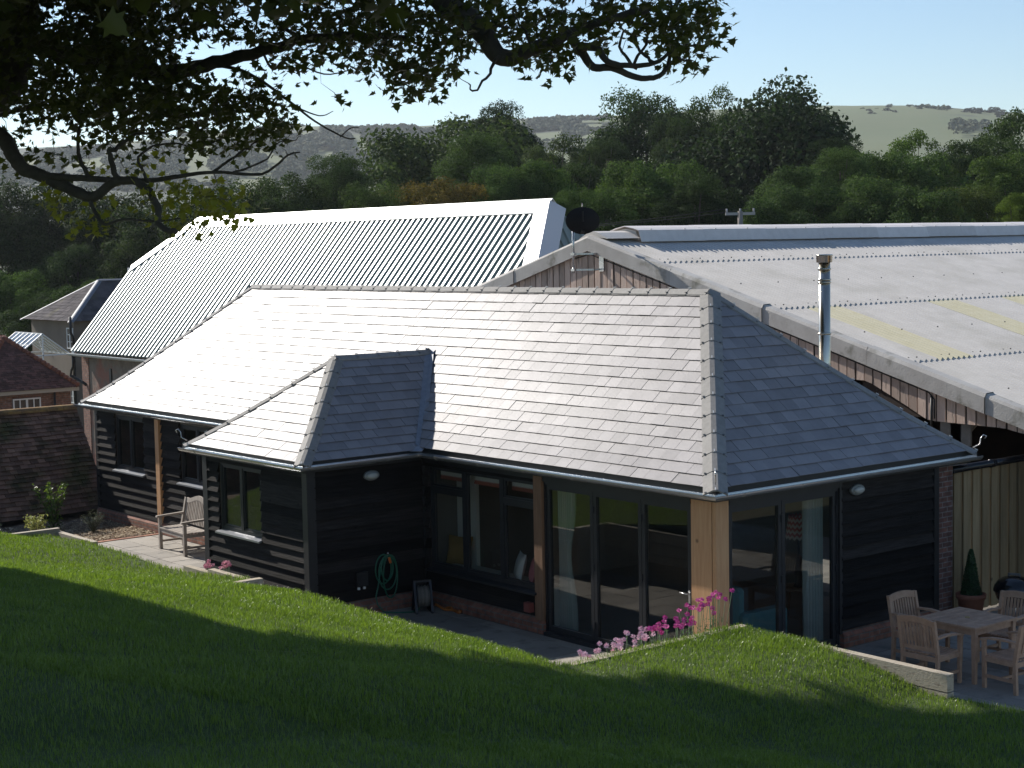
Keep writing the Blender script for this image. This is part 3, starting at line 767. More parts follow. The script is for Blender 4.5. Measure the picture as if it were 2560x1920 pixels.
# grass blades on the part of the lawn that is near enough to show single blades
def fbm(x, y, s):
    return np.array([noise.noise(Vector((a * s, b * s, 5.0))) for a, b in zip(x, y)])
def grass(n, seed, dmin, dmax, hh, ww, nseg2=True):
    rng = np.random.default_rng(seed)
    x = rng.uniform(-18.0, -0.88, n * 6); y = rng.uniform(-14.5, 13.42, n * 6)
    d = (x - CAM[0]) * MR[2][0] + (y - CAM[1]) * MR[2][1]; l = (x - CAM[0]) * 0.7783 - (y - CAM[1]) * 0.6277
    xbv = np.interp(y, [-60, -1.26, -1.24, 6.15, 6.6, 10, 12, 13.5], [-.86, -.86, -3.74, -3.74, -3.12, -3.14, -3.25, -3.5])
    k = (d > dmin) & (d < dmax) & (np.abs(l) < d * 0.36 + 1.6) & (x < xbv + 0.03)
    x, y, d = x[k][:n], y[k][:n], d[k][:n]; n = len(x)
    gx = np.arange(-19, 0, 0.25); gy = np.arange(-15, 14, 0.25)
    grid = np.array([[lawn_z(min(a, xb(b)), b) for b in gy] for a in gx])
    i = np.clip(((x - gx[0]) / 0.25).astype(int), 0, len(gx) - 2); j = np.clip(((y - gy[0]) / 0.25).astype(int), 0, len(gy) - 2)
    fx = (x - gx[i]) / 0.25; fy = (y - gy[j]) / 0.25
    z = grid[i, j] * (1 - fx) * (1 - fy) + grid[i + 1, j] * fx * (1 - fy) + grid[i, j + 1] * (1 - fx) * fy + grid[i + 1, j + 1] * fx * fy
    cl = np.sin(x * 5.1 + np.sin(y * 3.7) * 1.3) * np.sin(y * 4.3 + np.sin(x * 2.9) * 1.7)
    h = hh * (0.65 + 0.5 * rng.random(n)) * (1 + 0.22 * cl); wd = ww * (0.7 + 0.6 * rng.random(n))
    an = rng.uniform(0, 2 * np.pi, n); la = an + rng.normal(1.57, 0.6, n); ln = h * rng.uniform(0.12, 0.75, n)
    cx, cy = np.cos(an) * wd / 2, np.sin(an) * wd / 2; lx, ly = np.cos(la) * ln, np.sin(la) * ln
    zb = z - 0.01
    st = lambda a, b, c: np.stack([a, b, c], 1)
    V_ = np.stack([st(x - cx, y - cy, zb), st(x + cx, y + cy, zb), st(x + cx * .8 + lx * .3, y + cy * .8 + ly * .3, z + h * .6), st(x - cx * .8 + lx * .3, y - cy * .8 + ly * .3, z + h * .6), st(x + lx, y + ly, z + h * .95)], 1).reshape(-1, 3)
    b = np.arange(n) * 5
    return V_, [np.stack([b, b + 1, b + 2, b + 3], 1), np.stack([b + 3, b + 2, b + 4], 1)], np.clip(0.5 + 0.22 * rng.normal(size=n) + 0.12 * cl, 0, 1)
Vs = []; Q4 = []; T3 = []; tn = []; off = 0
for a in ((190000, 1, 9.0, 13.5, 0.056, 0.0042), (200000, 2, 13.0, 19.5, 0.058, 0.0055), (95000, 3, 18.5, 32, 0.060, 0.008)):
    V_, F_, t_ = grass(*a); Vs.append(V_); Q4.append(F_[0] + off); T3.append(F_[1] + off); tn.append(t_); off += len(V_)
M_GRASS = pm('grass_blades', (0.078, 0.135, 0.02), tint_to=(0.235, 0.315, 0.052), rough=0.33, spec=0.5, trans=0.42, trcol=(1.1, 1.2, 0.5))
tt = np.concatenate(tn)
gr = npmesh('grass', np.concatenate(Vs), [np.concatenate(Q4), np.concatenate(T3)], M_GRASS, tint=np.concatenate([tt, tt]))
tag(gr, 'thick green mown grass covering the sloping garden bank', 'grass', kind='stuff')

# ------------------------------------------------------------------ sleeper retaining walls
M_SLEEPER = pm('pale_sleeper', (0.36, 0.30, 0.22), (0.48, 0.42, 0.33), scale=3, stretch=(2.5, 2.5, 9), rough=0.85, bump=0.3, bscale=10, tvar=0.15, c3=(0.22, 0.17, 0.12), c3scale=3)
def sleeper_run(name, p, q, tops, thick, label, inward, L=2.4, hs=0.2, tilt=0.0):
    """stack of sleepers from p to q (xy); tops: list of (s0,s1,ztop)"""
    p = Vector((p[0], p[1], 0)); q = Vector((q[0], q[1], 0)); d = (q - p); T = d.length; d.normalize(); nrm = Vector(inward)
    g = MB(); rr_ = random.Random(hash(name) % 99 + int(T * 10))
    for (s0, s1, zt) in tops:
        z = zt; row = 0
        while z > -0.02:
            z2 = max(z - hs, -0.05); s = s0 - (1.1 if row % 2 else 0)
            while s < s1:
                a = max(s, s0); b = min(s + L, s1)
                if b - a > 0.05:
                    o = rr_.uniform(-0.006, 0.006); a_ = p + d * (a + 0.004) - nrm * (0 + o); b_ = p + d * (b - 0.004) - nrm * o
                    g.hexa([a_ + up * z2, b_ + up * z2, b_ - nrm * thick + up * z2, a_ - nrm * thick + up * z2,
                            a_ + up * (z - 0.014), b_ + up * (z - 0.014), b_ - nrm * thick + up * (z - 0.014), a_ - nrm * thick + up * (z - 0.014)], rr_.random())
                s += L
            z = z2; row += 1
    return lone(g, name, M_SLEEPER, label, 'retaining wall', 'sleeper retaining walls round the lawn')
sleeper_run('sleeper_wall', (-0.85, -4.33), (-0.85, -1.36), [(0, 2.97, 1.06)], 0.11, 'sleeper wall with a sawn end between lawn corner and teak chairs', (1, 0, 0))
sleeper_run('sleeper_wall', (-0.85, -9.0), (-0.85, -4.34), [(0, 4.66, 0.80)], 0.11, 'low sleeper wall beneath the grass in front of the teak table', (1, 0, 0))
sleeper_run('sleeper_wall', (-3.62, -1.24), (-0.84, -1.24), [(0, 2.78, 1.08)], 0.12, 'sleeper wall topped by pink flowers in front of the oak corner post', (0, 1, 0))
sleeper_run('sleeper_wall', (-3.66, -1.24), (-3.66, 6.3), [(0, 5.2, 1.05), (5.2, 7.54, 0.88)], 0.11, 'long sleeper wall across the patio from the folding glass doors', (1, 0, 0))
sleeper_run('sleeper_wall', (-3.7, 6.3), (-3.05, 6.3), [(0, 0.65, 0.86)], 0.11, 'short stepped sleeper wall near the wing corner', (0, -1, 0))
sleeper_run('sleeper_wall', (-3.03, 6.3), (-3.07, 13.5), [(0, 1.5, 0.80), (1.5, 2.3, 0.74), (2.3, 5.6, 0.60), (5.6, 7.2, 0.70)], 0.11, 'sleeper wall running in front of the wing and the bench', (1, 0, 0))
sleeper_run('sleeper_wall', (-9.0, 13.5), (-3.1, 13.5), [(0, 5.9, 0.76)], 0.11, 'sleeper wall behind the far corner of the lawn by the shrubs', (0, 1, 0))

# ================================================================== MOSSY TILED OUTHOUSE (far left)
oh = thing('tiled_outhouse', 'low outhouse with a steep mossy clay tile roof reaching almost to the ground', 'outhouse', (-6, 19.4, 0))
g = MB()
Po = lambda u, t: Vector((u, 18.72 + t, 0.17 + 1.36 * t + 0.018 * math.sin(u * 1.3) + 0.02 * math.sin(u * 0.6 + t * 2)))
tile_roof(g, [[(1, 0, 12), (-1, 0, 0.35), (0, -1, 1.55)]], -12, 0.35, 1.55, 0.0635, 0.168, Po, 31, thick=0.016, lift=0.028, wob=0.009, dtj=0.008)
M_CLAY = pm('mossy_clay_tile', (0.17, 0.092, 0.064), (0.24, 0.135, 0.092), scale=5, rough=0.9, bump=0.4, bscale=18, tvar=0.45, c3=(0.055, 0.05, 0.016), c3scale=1.4, c3lo=0.48, c3hi=0.66)
part(g, 'tiled_roof', M_CLAY, oh)
g = MB(); g.prism([(-12, 18.80, 0.14), (-12, 20.27, 2.22), (-12, 21.75, 0.14), (-12, 21.75, -0.1), (-12, 19.0, -0.1), (-12, 19.0, 0.14)], (12.3, 0, 0)); part(g, 'wall', M_DARK, oh)
g = MB()
for i in range(38):
    x = -12 + i * 0.325; g.prism([(x + .005, 20.27 + 0.13 * math.cos(a), 2.21 + 0.11 * math.sin(a)) for a in [math.pi * k / 6 for k in range(7)]], (0.318, 0, 0), r.random())
part(g, 'ridge_tiles', pm('lichen_ridge', (0.16, 0.09, 0.05), (0.34, 0.2, 0.06), scale=7, rough=0.95, bump=0.5, c3=(0.06, 0.055, 0.02), c3scale=3), oh)

# ================================================================== GREY FIBRE CEMENT BARN
barn = thing('open_barn', 'large open farm barn with a corrugated grey fibre cement roof and slatted timber gable', 'barn', (6.6, 9.78, 0))
TB = math.tan(R(15.76)); RY, RZ = 9.78, 5.78
def corr(g, x0, x1, ya, yb, lift, sgn, wl=0.146, amp=0.033, tint=0.5):
    n = int((x1 - x0) / wl * 6); b = len(g.v); k = 3
    for j in range(k + 1):
        y = ya + (yb - ya) * j / k
        for i in range(n + 1):
            x = x0 + (x1 - x0) * i / n
            g.v.append((x, y, RZ - abs(y - RY) * TB + amp * math.sin(2 * math.pi * x / wl) + lift * (1 if j == k else (0.0 if j == 0 else 0.5))))
    for j in range(k):
        for i in range(n):
            a = b + j * (n + 1) + i; g.f.append((a, a + 1, a + n + 2, a + n + 1) if sgn < 0 else (a, a + n + 1, a + n + 2, a + 1)); g.t.append(tint); g.smooth.append(True); g.mi.append(0)
    # thickness lip at the lower edge
    a0 = len(g.v); q0 = b + k * (n + 1)
    for i in range(n + 1): g.v.append(g.v[q0 + i])
    c0 = len(g.v)
    for i in range(n + 1):
        v = g.v[a0 + i]; g.v.append((v[0], v[1] + 0.002 * sgn, v[2] - 0.016))
    for i in range(n):
        g.f.append((a0 + i, a0 + i + 1, c0 + i + 1, c0 + i)); g.t.append(0.1); g.smooth.append(False); g.mi.append(0)
g = MB(); M_RL = pm('yellowed_rooflight', (0.56, 0.51, 0.34), (0.62, 0.57, 0.41), scale=4, rough=0.6)
laps = [9.62, 8.0, 5.06, 2.14, -0.8, -3.75, -6.7]
strips = [(7.555, 8.475), (10.97, 11.90), (14.0 - 0.62, 14.3), (16.8, 17.75), (20.2, 21.15)]
for i in range(len(laps) - 1):
    ya, yb = laps[i] + 0.12, laps[i + 1]
    if i == 2:
        x = 6.68
        for (a, b) in strips:
            corr(g, x, a, ya, yb, 0.022, -1); lt_ = MB(); corr(lt_, a, b, ya, yb, 0.026, -1); part(lt_, 'rooflight_sheet', M_RL, barn); x = b
        corr(g, x, 40, ya, yb, 0.022, -1)
    else: corr(g, 6.68, 40, ya, yb, 0.022, -1)
for (a, b) in ((9.94, 12.6), (12.5, 15.2)): corr(g, 6.68, 40, a, b, 0.022, 1)
M_FIBRE = pm('fibre_cement', (0.54, 0.51, 0.475), (0.62, 0.585, 0.545), scale=2.5, rough=0.85, bump=0.1, bscale=40, c3=(0.45, 0.425, 0.38), c3scale=0.9, c3lo=0.5, c3hi=0.8)
roof_g = g
g = MB()      # fixings
def roofz(y): return RZ - abs(y - RY) * TB
for yl in (8.0, 5.06, 2.14, -0.8):
    x = 6.9
    while x < 26:
        for dx_ in (0, 0.22):
            p = Vector((x + dx_, yl + 0.14, roofz(yl + 0.14) + 0.035)); g.lathe([(0.012, 0), (0.014, 0.018), (0.0, 0.022)], p, 6)
        x += 0.876
for ym in (6.5, 3.6, 0.7):
    x = 7.4
    while x < 26:
        p = Vector((x, ym, roofz(ym) + 0.03)); g.lathe([(0.014, 0), (0.014, 0.018), (0.0, 0.022)], p, 6); x += 1.02
roof_g.merge(g, 1); roof_g.build('corrugated_roof', None, barn, mats=[M_FIBRE, M_DARK])
g = MB(); x = 7.5; i = 0
prof = [(9.28, 5.72), (9.36, 5.94), (9.52, 5.985), (9.78, 6.03), (10.04, 5.985), (10.2, 5.94), (10.28, 5.72)]
while x < 38:
    d = 0.006 if i % 2 else 0.0
    pr = [(y, z + d) for y, z in prof]
    pts = [(x, y, z) for y, z in pr] + [(x, y, z - 0.014) for y, z in reversed(pr)]
    g.prism(pts, (1.86, 0, 0), r.random())
    for dx_ in (0.35, 1.3):
        g.lathe([(0.017, 0), (0.017, 0.02), (0, 0.022)], (x + dx_, 9.36, 5.945), 6, tint=-1.4)
    x += 1.84; i += 1
M_VENT = pm('ridge_vent', (0.60, 0.56, 0.54), (0.68, 0.64, 0.62), scale=6, rough=0.7, bump=0.15, bscale=50, tvar=0.08)
part(g, 'ridge_vent', M_VENT, barn)
g = MB(); g.prism([(6.66, 9.62, 5.90), (6.66, 9.78, 5.93), (6.66, 9.94, 5.90), (6.66, 10.2, 5.78), (6.66, 9.78, 5.82), (6.66, 9.36, 5.78)], (0.9, 0, 0))
g.prism([(7.55, 9.42, 5.74), (7.55, 9.5, 5.93), (7.55, 9.78, 5.97), (7.55, 10.1, 5.93), (7.55, 10.2, 5.74)], (0.05, 0, 0), 0.1)
part(g, 'ridge_capping', M_FIBRE, barn)
# verge: rolled barge board pieces
g = MB(); jt = MB()
def verge(y0, y1):
    s = 1 if y1 > y0 else -1; y = y0; i = 0
    while (y1 - y) * s > 0.05:
        yn = y + s * 2.32
        if (y1 - yn) * s < 0: yn = y1
        li = 0.012 if i % 2 else 0.0
        sec = lambda yy: [Vector((6.50 - li, yy, roofz(yy) - 0.235)), Vector((6.50 - li, yy, roofz(yy) + 0.02)), Vector((6.53, yy, roofz(yy) + 0.065 + li)), Vector((6.70, yy, roofz(yy) + 0.075 + li)), Vector((6.76, yy, roofz(yy) + 0.035)), Vector((6.72, yy, roofz(yy) + 0.02)), Vector((6.54, yy, roofz(yy) + 0.01)), Vector((6.53, yy, roofz(yy) - 0.235))]
        A = sec(y); B = sec(yn + s * 0.02); k = len(A); tl = r.random()
        g.add(A + B, [tuple(range(k)), tuple(range(2 * k - 1, k - 1, -1))] + [((j + 1) % k, j, k + j, k + (j + 1) % k) for j in range(k)], tl)
        A = [p + Vector((-0.004, 0, 0.004)) for p in sec(yn)][:5]
        for a_, b_ in zip(A, A[1:]): jt.beam(a_, b_, 0.012, 0.012)
        y = yn; i += 1
verge(9.78, 13.9); verge(9.78, -7.0)
g.merge(jt, 1); g.build('verge_board', None, barn, mats=[pm('weathered_verge', (0.40, 0.375, 0.35), (0.50, 0.48, 0.45), scale=3, rough=0.85, bump=0.25, bscale=30, c3=(0.21, 0.2, 0.165), c3scale=2.2, tvar=0.05), M_DARK])
# slatted timber gable
g = MB(); y = -3.2
BT = [(-3.2, 2.2), (-0.6, 2.60), (0.0, 2.68), (0.21, 2.72), (1.62, 2.74), (2.86, 3.32), (3.3, 3.33), (14, 3.33)]
while y < 13.4:
    wd = 0.172; a, b = y + 0.008, y + wd - 0.008; z0a, z0b = lerp_table(BT, a), lerp_table(BT, b)
    za, zb = roofz(a) - 0.1, roofz(b) - 0.1; o = r.uniform(-0.008, 0.008)
    if min(za, zb) > max(z0a, z0b) + 0.05:
        g.hexa([(6.575 + o, a, z0a), (6.595 + o, a, z0a), (6.595 + o, b, z0b), (6.575 + o, b, z0b), (6.575 + o, a, za), (6.595 + o, a, za), (6.595 + o, b, zb), (6.575 + o, b, zb)], r.random())
    y += wd + r.uniform(0, 0.024)
M_LARCH = pm('weathered_larch', (0.44, 0.32, 0.255), (0.58, 0.45, 0.37), scale=2.5, stretch=(4, 4, 0.8), rough=0.85, bump=0.2, bscale=12, tvar=0.28, c3=(0.15, 0.11, 0.09), c3scale=2.5, knots=((0.07, 0.045, 0.03), 2.4, 0.075, 1))
part(g, 'slatted_gable', M_LARCH, barn)
g = MB()  # near-black panels and walls paint in the barn's dark interior
for i in range(14):
    a = -3.0 + i * 1.2
    if roofz(a + 1.2) > 3.4: g.box((6.62, a, 3.36 if a > 2.8 else 2.78), (6.66, a + 1.2, min(roofz(a), roofz(a + 1.2)) - 0.16))
g.prism([(15, -6.6, -0.1), (15, -6.6, roofz(-6.6) - 0.12), (15, 9.78, roofz(9.78) - 0.12), (15, 15, roofz(15) - 0.12), (15, 15, -0.1)], (0.1, 0, 0)); g.box((6.7, 15.0, -0.1), (15, 15.1, 4.2))
part(g, 'dark_interior', pm('barn_interior_shade', (0.025, 0.017, 0.013), (0.05, 0.03, 0.022), scale=3, rough=0.9), barn)
g = MB()
for (x, y) in ((6.9, 1.28), (6.9, -3.3), (6.9, 9.78), (6.9, 14.2)): g.box((x - 0.08, y - 0.1, -0.05), (x + 0.08, y + 0.1, roofz(y) - 0.2)); 
g.beam((7.2, 1.7, 2.1), (7.2, 0.9, 2.95), 0.05, 0.05); g.box((6.82, 1.0, 2.35), (6.86, 1.58, 2.74))
g.beam((6.9, -3.3, 3.1 - 1.05), (6.9, 9.78, 5.5), 0.1, 0.16)
part(g, 'steel_frame', pm('galvanised_stanchion', (0.2, 0.21, 0.22), (0.28, 0.29, 0.3), scale=5, rough=0.6, metal=0.4), barn)
g = MB(); g.tube([(6.565, 10.3, roofz(10.3) - 0.26), (6.565, 9.78, 5.48), (6.565, 6, roofz(6) - 0.27), (6.565, 1.62, roofz(1.62) - 0.28), (6.562, 1.5, roofz(1.5) - 0.36), (6.562, 1.5, 2.78)], 0.011, 6); g.tube([(6.56, 1.56, roofz(1.5) - 0.3), (6.56, 1.56, 2.45)], 0.02, 6, tint=0.9)
part(g, 'cable', M_DARK, barn)

# ------------------------------------------------------------------ satellite dish on its mast
dish = thing('satellite_dish', 'black mesh satellite dish on a galvanised mast bracketed to the barn gable', 'satellite dish', (6.1, 9.73, 5.1))
M_DISH = pm('black_dish_mesh', (0.012, 0.012, 0.013), (0.02, 0.02, 0.022), scale=80, rough=0.75, spec=0.2)
g = MB(); g.tube([(6.1, 9.73, 5.12), (6.1, 9.73, 6.19)], 0.024, 12); part(g, 'mast', M_GALV, dish)
for z in (5.18, 5.49):
    g = MB(); g.beam((6.08, 9.73, z), (6.42, 9.5, z), 0.03, 0.035); g.beam((6.42, 9.5, z), (6.56, 9.5, z), 0.03, 0.035); g.box((6.07, 9.68, z - 0.025), (6.14, 9.78, z + 0.025)); part(g, 'bracket', M_GALV, dish)
g = MB(); g.box((6.545, 9.35, 5.14), (6.572, 9.48, 5.53)); part(g, 'wall_plate', M_GALV, dish)
g = MB(); 
cdi = Vector((6.02, 9.35, 6.13)); nd = Vector((-0.36, 0.62, 0.35)).normalized(); nd = Vector((0.62, 0.74, 0.18)).normalized()
e1 = Vector((0.7783, -0.6277, -0.0)); e1 = (e1 - nd * e1.dot(nd)).normalized(); e2 = nd.cross(e1)
rings = 9; seg_ = 36
for layer in (0, 1):
    b = len(g.v)
    for i in range(rings + 1):
        q = i / rings
        for j in range(seg_):
            a = 2 * math.pi * j / seg_
            g.v.append(tuple(cdi + e1 * (0.33 * q * math.cos(a)) + e2 * (0.265 * q * math.sin(a)) + nd * (0.09 * (q * q) - 0.07 - 0.008 * layer)))
    for i in range(rings):
        for j in range(seg_):
            a = b + i * seg_ + j; c = b + i * seg_ + (j + 1) % seg_; g.f.append((a, c, c + seg_, a + seg_)); g.t.append(0.5); g.smooth.append(True); g.mi.append(0)
part(g, 'reflector', M_DISH, dish)
g = MB(); g.box((6.02, 9.38, 5.98), (6.12, 9.76, 6.10)); g.beam((6.05, 9.45, 6.02), (6.02, 9.35, 5.9), 0.06, 0.08); g.box((6.05, 9.66, 6.09), (6.15, 9.80, 6.11))
g.beam(cdi - nd * 0.06 - e2 * 0.2, cdi - nd * 0.1 + e2 * 0.0, 0.03, 0.03); part(g, 'mount', M_DARK, dish)
g = MB(); g.tube([cdi - e2 * 0.24, cdi - e2 * 0.3 + nd * 0.2, cdi - e2 * 0.12 + nd * 0.5], 0.012, 6); g.lathe([(0.0, -.03), (0.03, -.03), (0.035, .04), (0, .04)], cdi - e2 * 0.12 + nd * 0.5, 10); part(g, 'feed_arm', M_DARK, dish)

# ================================================================== SILVER METAL-ROOFED BARN
mbn = thing('metal_roofed_barn', 'long flint and brick barn with a shining box profile metal roof and half hipped ends', 'barn', (13.2, 28, -2.5))
RX, RZ2, EX, EZ = 13.2, 6.76, 9.4, 2.30
sl2 = (RZ2 - EZ) / (RX - EX)
mz = lambda x: EZ + (x - EX) * sl2
g = MB()
def metal_slope():
    nx_ = Vector((-sl2, 0, 1)).normalized(); y = 15.6; pitch = 0.265
    while y < 40.4:
        prof_ = [(0.0, 0.0), (0.04, 0.0), (0.12, 0.10), (0.21, 0.10), (0.25, 0.0)]
        prof_ = [(y + a / 0.25 * pitch, h) for a, h in prof_]
        for (a, ha), (b, hb) in zip(prof_, prof_[1:]):
            # top x limited by ridge, right hip and left half hip
            def lim(yy):
                hi = RX
                if yy < 18.81: hi = min(hi, RX - (18.81 - yy) / 0.8)
                if yy > 37.97: hi = min(hi, RX - (yy - 37.97) * (1.4 / 2.43))
                return hi
            ta, tb = lim(a), lim(b)
            if ta <= EX + 0.01 or tb <= EX + 0.01: continue
            P4 = [Vector((EX - 0.05, a, mz(EX - 0.05))), Vector((ta, a, mz(ta))), Vector((tb, b, mz(tb))), Vector((EX - 0.05, b, mz(EX - 0.05)))]
            P4 = [P4[0] + nx_ * ha, P4[1] + nx_ * ha, P4[2] + nx_ * hb, P4[3] + nx_ * hb]
            g.add(P4, [(3, 2, 1, 0)], 0.5)
        y += pitch
metal_slope()
M_METAL = pm('silver_metal_sheet', (0.16, 0.20, 0.19), (0.20, 0.245, 0.235), scale=0.8, rough=0.36, metal=0.12, spec=0.45)
part(g, 'metal_roof', M_METAL, mbn)
# right hip end with ribs, back slope, left half hip
g = MB(); 
def hipP(x, h):      # plane of the right hip end
    f = abs(x - RX) / (17.0 - RX); return f
for i in range(29):
    x0 = 9.4 + i * 0.262; pr = [(0, 0), (0.125, 0), (0.15, 0.05), (0.225, 0.05), (0.262, 0)]
    for (a, ha), (b, hb) in zip(pr, pr[1:]):
        P4 = []
        for (x, h, low) in ((x0 + a, ha, 1), (x0 + b, hb, 1), (x0 + b, hb, 0), (x0 + a, ha, 0)):
            zt = RZ2 - abs(x - RX) * sl2; yt = 18.81 - abs(x - RX) * 0.8; z = EZ if low else zt; yy = 15.77 if low else yt
            P4.append((x, yy - h * 0.8, z + h * 0.5))
        if x0 + b < 17.0: g.add(P4, [(0, 1, 2, 3)])
g.add([(RX, 18.81, RZ2), (17, 15.77, EZ), (17, 40.4, EZ), (RX + 1.4, 40.4, 5.1), (RX, 37.97, RZ2)], [(0, 1, 2, 3, 4)])
g.add([(RX, 37.97, RZ2 - .01), (RX - 1.4, 40.45, 5.12), (RX + 1.4, 40.45, 5.12)], [(0, 1, 2)])
part(g, 'hip_end', M_METAL, mbn)
g = MB()      # flashings
def flash(p, q, na, nb, w_=0.3, off=0.125):
    p = Vector(p); q = Vector(q); na = Vector(na).normalized(); nb = Vector(nb).normalized(); d = (q - p).normalized()
    a = na.cross(d).normalized(); b = nb.cross(d).normalized()
    if a.z > 0: a = -a
    if b.z > 0: b = -b
    n_ = (na + nb).normalized() * off * 1.2
    P = [p + a * w_ + na * off, p + n_, p + b * w_ + nb * off]; Q = [q + a * w_ + na * off, q + n_, q + b * w_ + nb * off]
    lo = [v - (na + nb).normalized() * 0.02 for v in P]; lq = [v - (na + nb).normalized() * 0.02 for v in Q]
    g.add(P + Q + lo + lq, [(0, 3, 4, 1), (1, 4, 5, 2), (6, 7, 10, 9), (7, 8, 11, 10), (0, 6, 9, 3), (2, 5, 11, 8), (0, 1, 7, 6), (1, 2, 8, 7), (3, 9, 10, 4), (4, 10, 11, 5)])
NF = (-sl2, 0, 1); NB = (sl2, 0, 1); NR = (0, -1.45, 1); NLh = (0, 1, 1.5)
flash((RX, 18.7, RZ2), (RX, 38.0, RZ2), NF, NB, 0.40)
flash((RX, 18.81, RZ2), (9.4, 15.77, EZ), NF, NR, 0.42)
flash((RX, 37.97, RZ2), (RX - 1.42, 40.43, 5.12), NF, NLh, 0.25)
g.hexa([(11.78, 40.3, 5.0), (9.32, 40.3, mz(9.32) - 0.1), (9.32, 40.5, mz(9.32) - 0.1), (11.78, 40.5, 5.0), (11.78, 40.25, 5.17), (9.32, 40.25, mz(9.32) + 0.07), (9.32, 40.5, mz(9.32) + 0.07), (11.78, 40.5, 5.17)])
g.box((11.7, 40.35, 5.02), (11.98, 40.75, 5.16))
part(g, 'ridge_flashing', pm('white_flashing', (0.52, 0.53, 0.54), rough=0.38, metal=0.2), mbn)
g = MB(); gutter(g, [(9.27, 15.5, 2.2), (9.27, 40.6, 2.2)], r=0.085, side=1); part(g, 'gutter', pm('pale_gutter', (0.5, 0.51, 0.5), rough=0.5, metal=0.1), mbn)
g = MB(); g.box((9.6, 17.0, -3), (16.7, 40.2, 2.28)); g.prism([(9.6, 40.2, 2.28), (11.8, 40.2, 4.95), (14.6, 40.2, 4.95), (16.7, 40.2, 2.28)], (0, -0.3, 0))
part(g, 'flint_wall', pm('flint_and_brick', (0.15, 0.115, 0.09), (0.25, 0.2, 0.16), scale=3, rough=0.95, bump=0.8, bscale=9, c3=(0.26, 0.12, 0.085), c3scale=0.8, c3lo=0.5, c3hi=0.62), mbn)
MQ = brick_mat('quoin_brick', (0.27, 0.12, 0.085), (0.33, 0.16, 0.11), (0.2, 0.16, 0.13))
for a_, b_ in (((9.57, 39.7, -3), (9.7, 40.24, 2.2)), ((9.585, 33.7, -3), (9.7, 34.3, 2.2))): g = MB(); g.box(a_, b_); part(g, 'brick_quoin', MQ, mbn)
g = MB(); g.box((9.56, 37.9, 0.9), (9.62, 38.05, 1.75)); part(g, 'slit_vent', M_DARK, mbn)
g = MB(); g.tube([(9.3, 40.35, 2.12), (9.3, 40.35, 1.75), (9.35, 40.62, 1.62), (9.35, 40.7, 1.4), (9.5, 40.1, 1.2), (9.55, 39.9, 1.1)], 0.05, 8); part(g, 'downpipe', M_DARK, mbn)

# ================================================================== FARMHOUSE
fh = thing('farmhouse', 'rendered two storey farmhouse with a hipped old slate roof beyond the metal barn', 'house', (22, 61.6, -3))
FE, FR = 2.55, 4.42; fx0, fx1, fy0, fy1 = 17.7, 30.0, 59.25, 64.95; fm = (fy0 + fy1) / 2
g = MB(); g.box((18.0, 59.6, -3.2), (29.7, 64.6, 2.52)); g.box((23, 55, -3.2), (29, 59.59, 1.8)); part(g, 'rendered_wall', pm('grey_render', (0.15, 0.12, 0.09), (0.21, 0.17, 0.13), scale=0.6, rough=0.95, c3=(0.15, 0.13, 0.105), c3scale=0.35, bump=0.3, bscale=10), fh)
g = MB(); hw_ = (fy1 - fy0) / 2; kz = (FR - FE) / hw_
Q1 = lambda u, t: Vector((fx0 + t, u, FE + t * kz)); Q2 = lambda u, t: Vector((u, fy0 + t, FE + t * kz))
tile_roof(g, [[(1, -1, -fy0), (-1, -1, fy1), (0, -1, hw_)]], fy0, fy1, hw_, 0.2, 0.3, Q1, 41, wob=0.006)
tile_roof(g, [[(1, -1, -fx0), (0, -1, hw_)]], fx0, 30, hw_, 0.2, 0.3, Q2, 42, wob=0.006)
g.add([(fx0, fy0, FE - .02), (fx0, fy1, FE - .02), (fx0 + hw_, fm, FR - .02)], [(0, 1, 2)]); g.add([(fx0, fy0, FE - .02), (fx0 + hw_, fm, FR - .02), (30, fm, FR - .02), (30, fy0, FE - .02)], [(0, 1, 2, 3)]); g.add([(fx0, fy1, FE), (30, fy1, FE), (30, fm, FR), (fx0 + hw_, fm, FR)], [(0, 1, 2, 3)])
part(g, 'slate_roof', pm('old_slate', (0.075, 0.068, 0.07), (0.115, 0.10, 0.10), scale=1.5, rough=0.95, spec=0.1, tvar=0.25, c3=(0.12, 0.11, 0.08), c3scale=0.8), fh)
g = MB(); caps(g, None, [(fx0, fy0, FE), (fx0 + hw_, fm, FR)], (-0.5, 0.7, -0.3), (0.7, -0.5, -0.3), L=2, W=0.17); caps(g, None, [(fx0, fy1, FE), (fx0 + hw_, fm, FR)], (-0.5, -0.7, -0.3), (0.7, 0.5, -0.3), L=2, W=0.15); caps(g, None, [(fx0 + hw_, fm, FR), (30, fm, FR)], (0, -0.7, -0.3), (0, 0.7, -0.3), L=2, W=0.2)
part(g, 'lead_ridge', pm('lead_roll', (0.15, 0.16, 0.18), rough=0.6), fh)
M_WHITE = pm('white_paint', (0.72, 0.72, 0.7), rough=0.5)
M_PANE = pm('dark_glass_pane', (0.02, 0.022, 0.025), rough=0.08, spec=0.6)
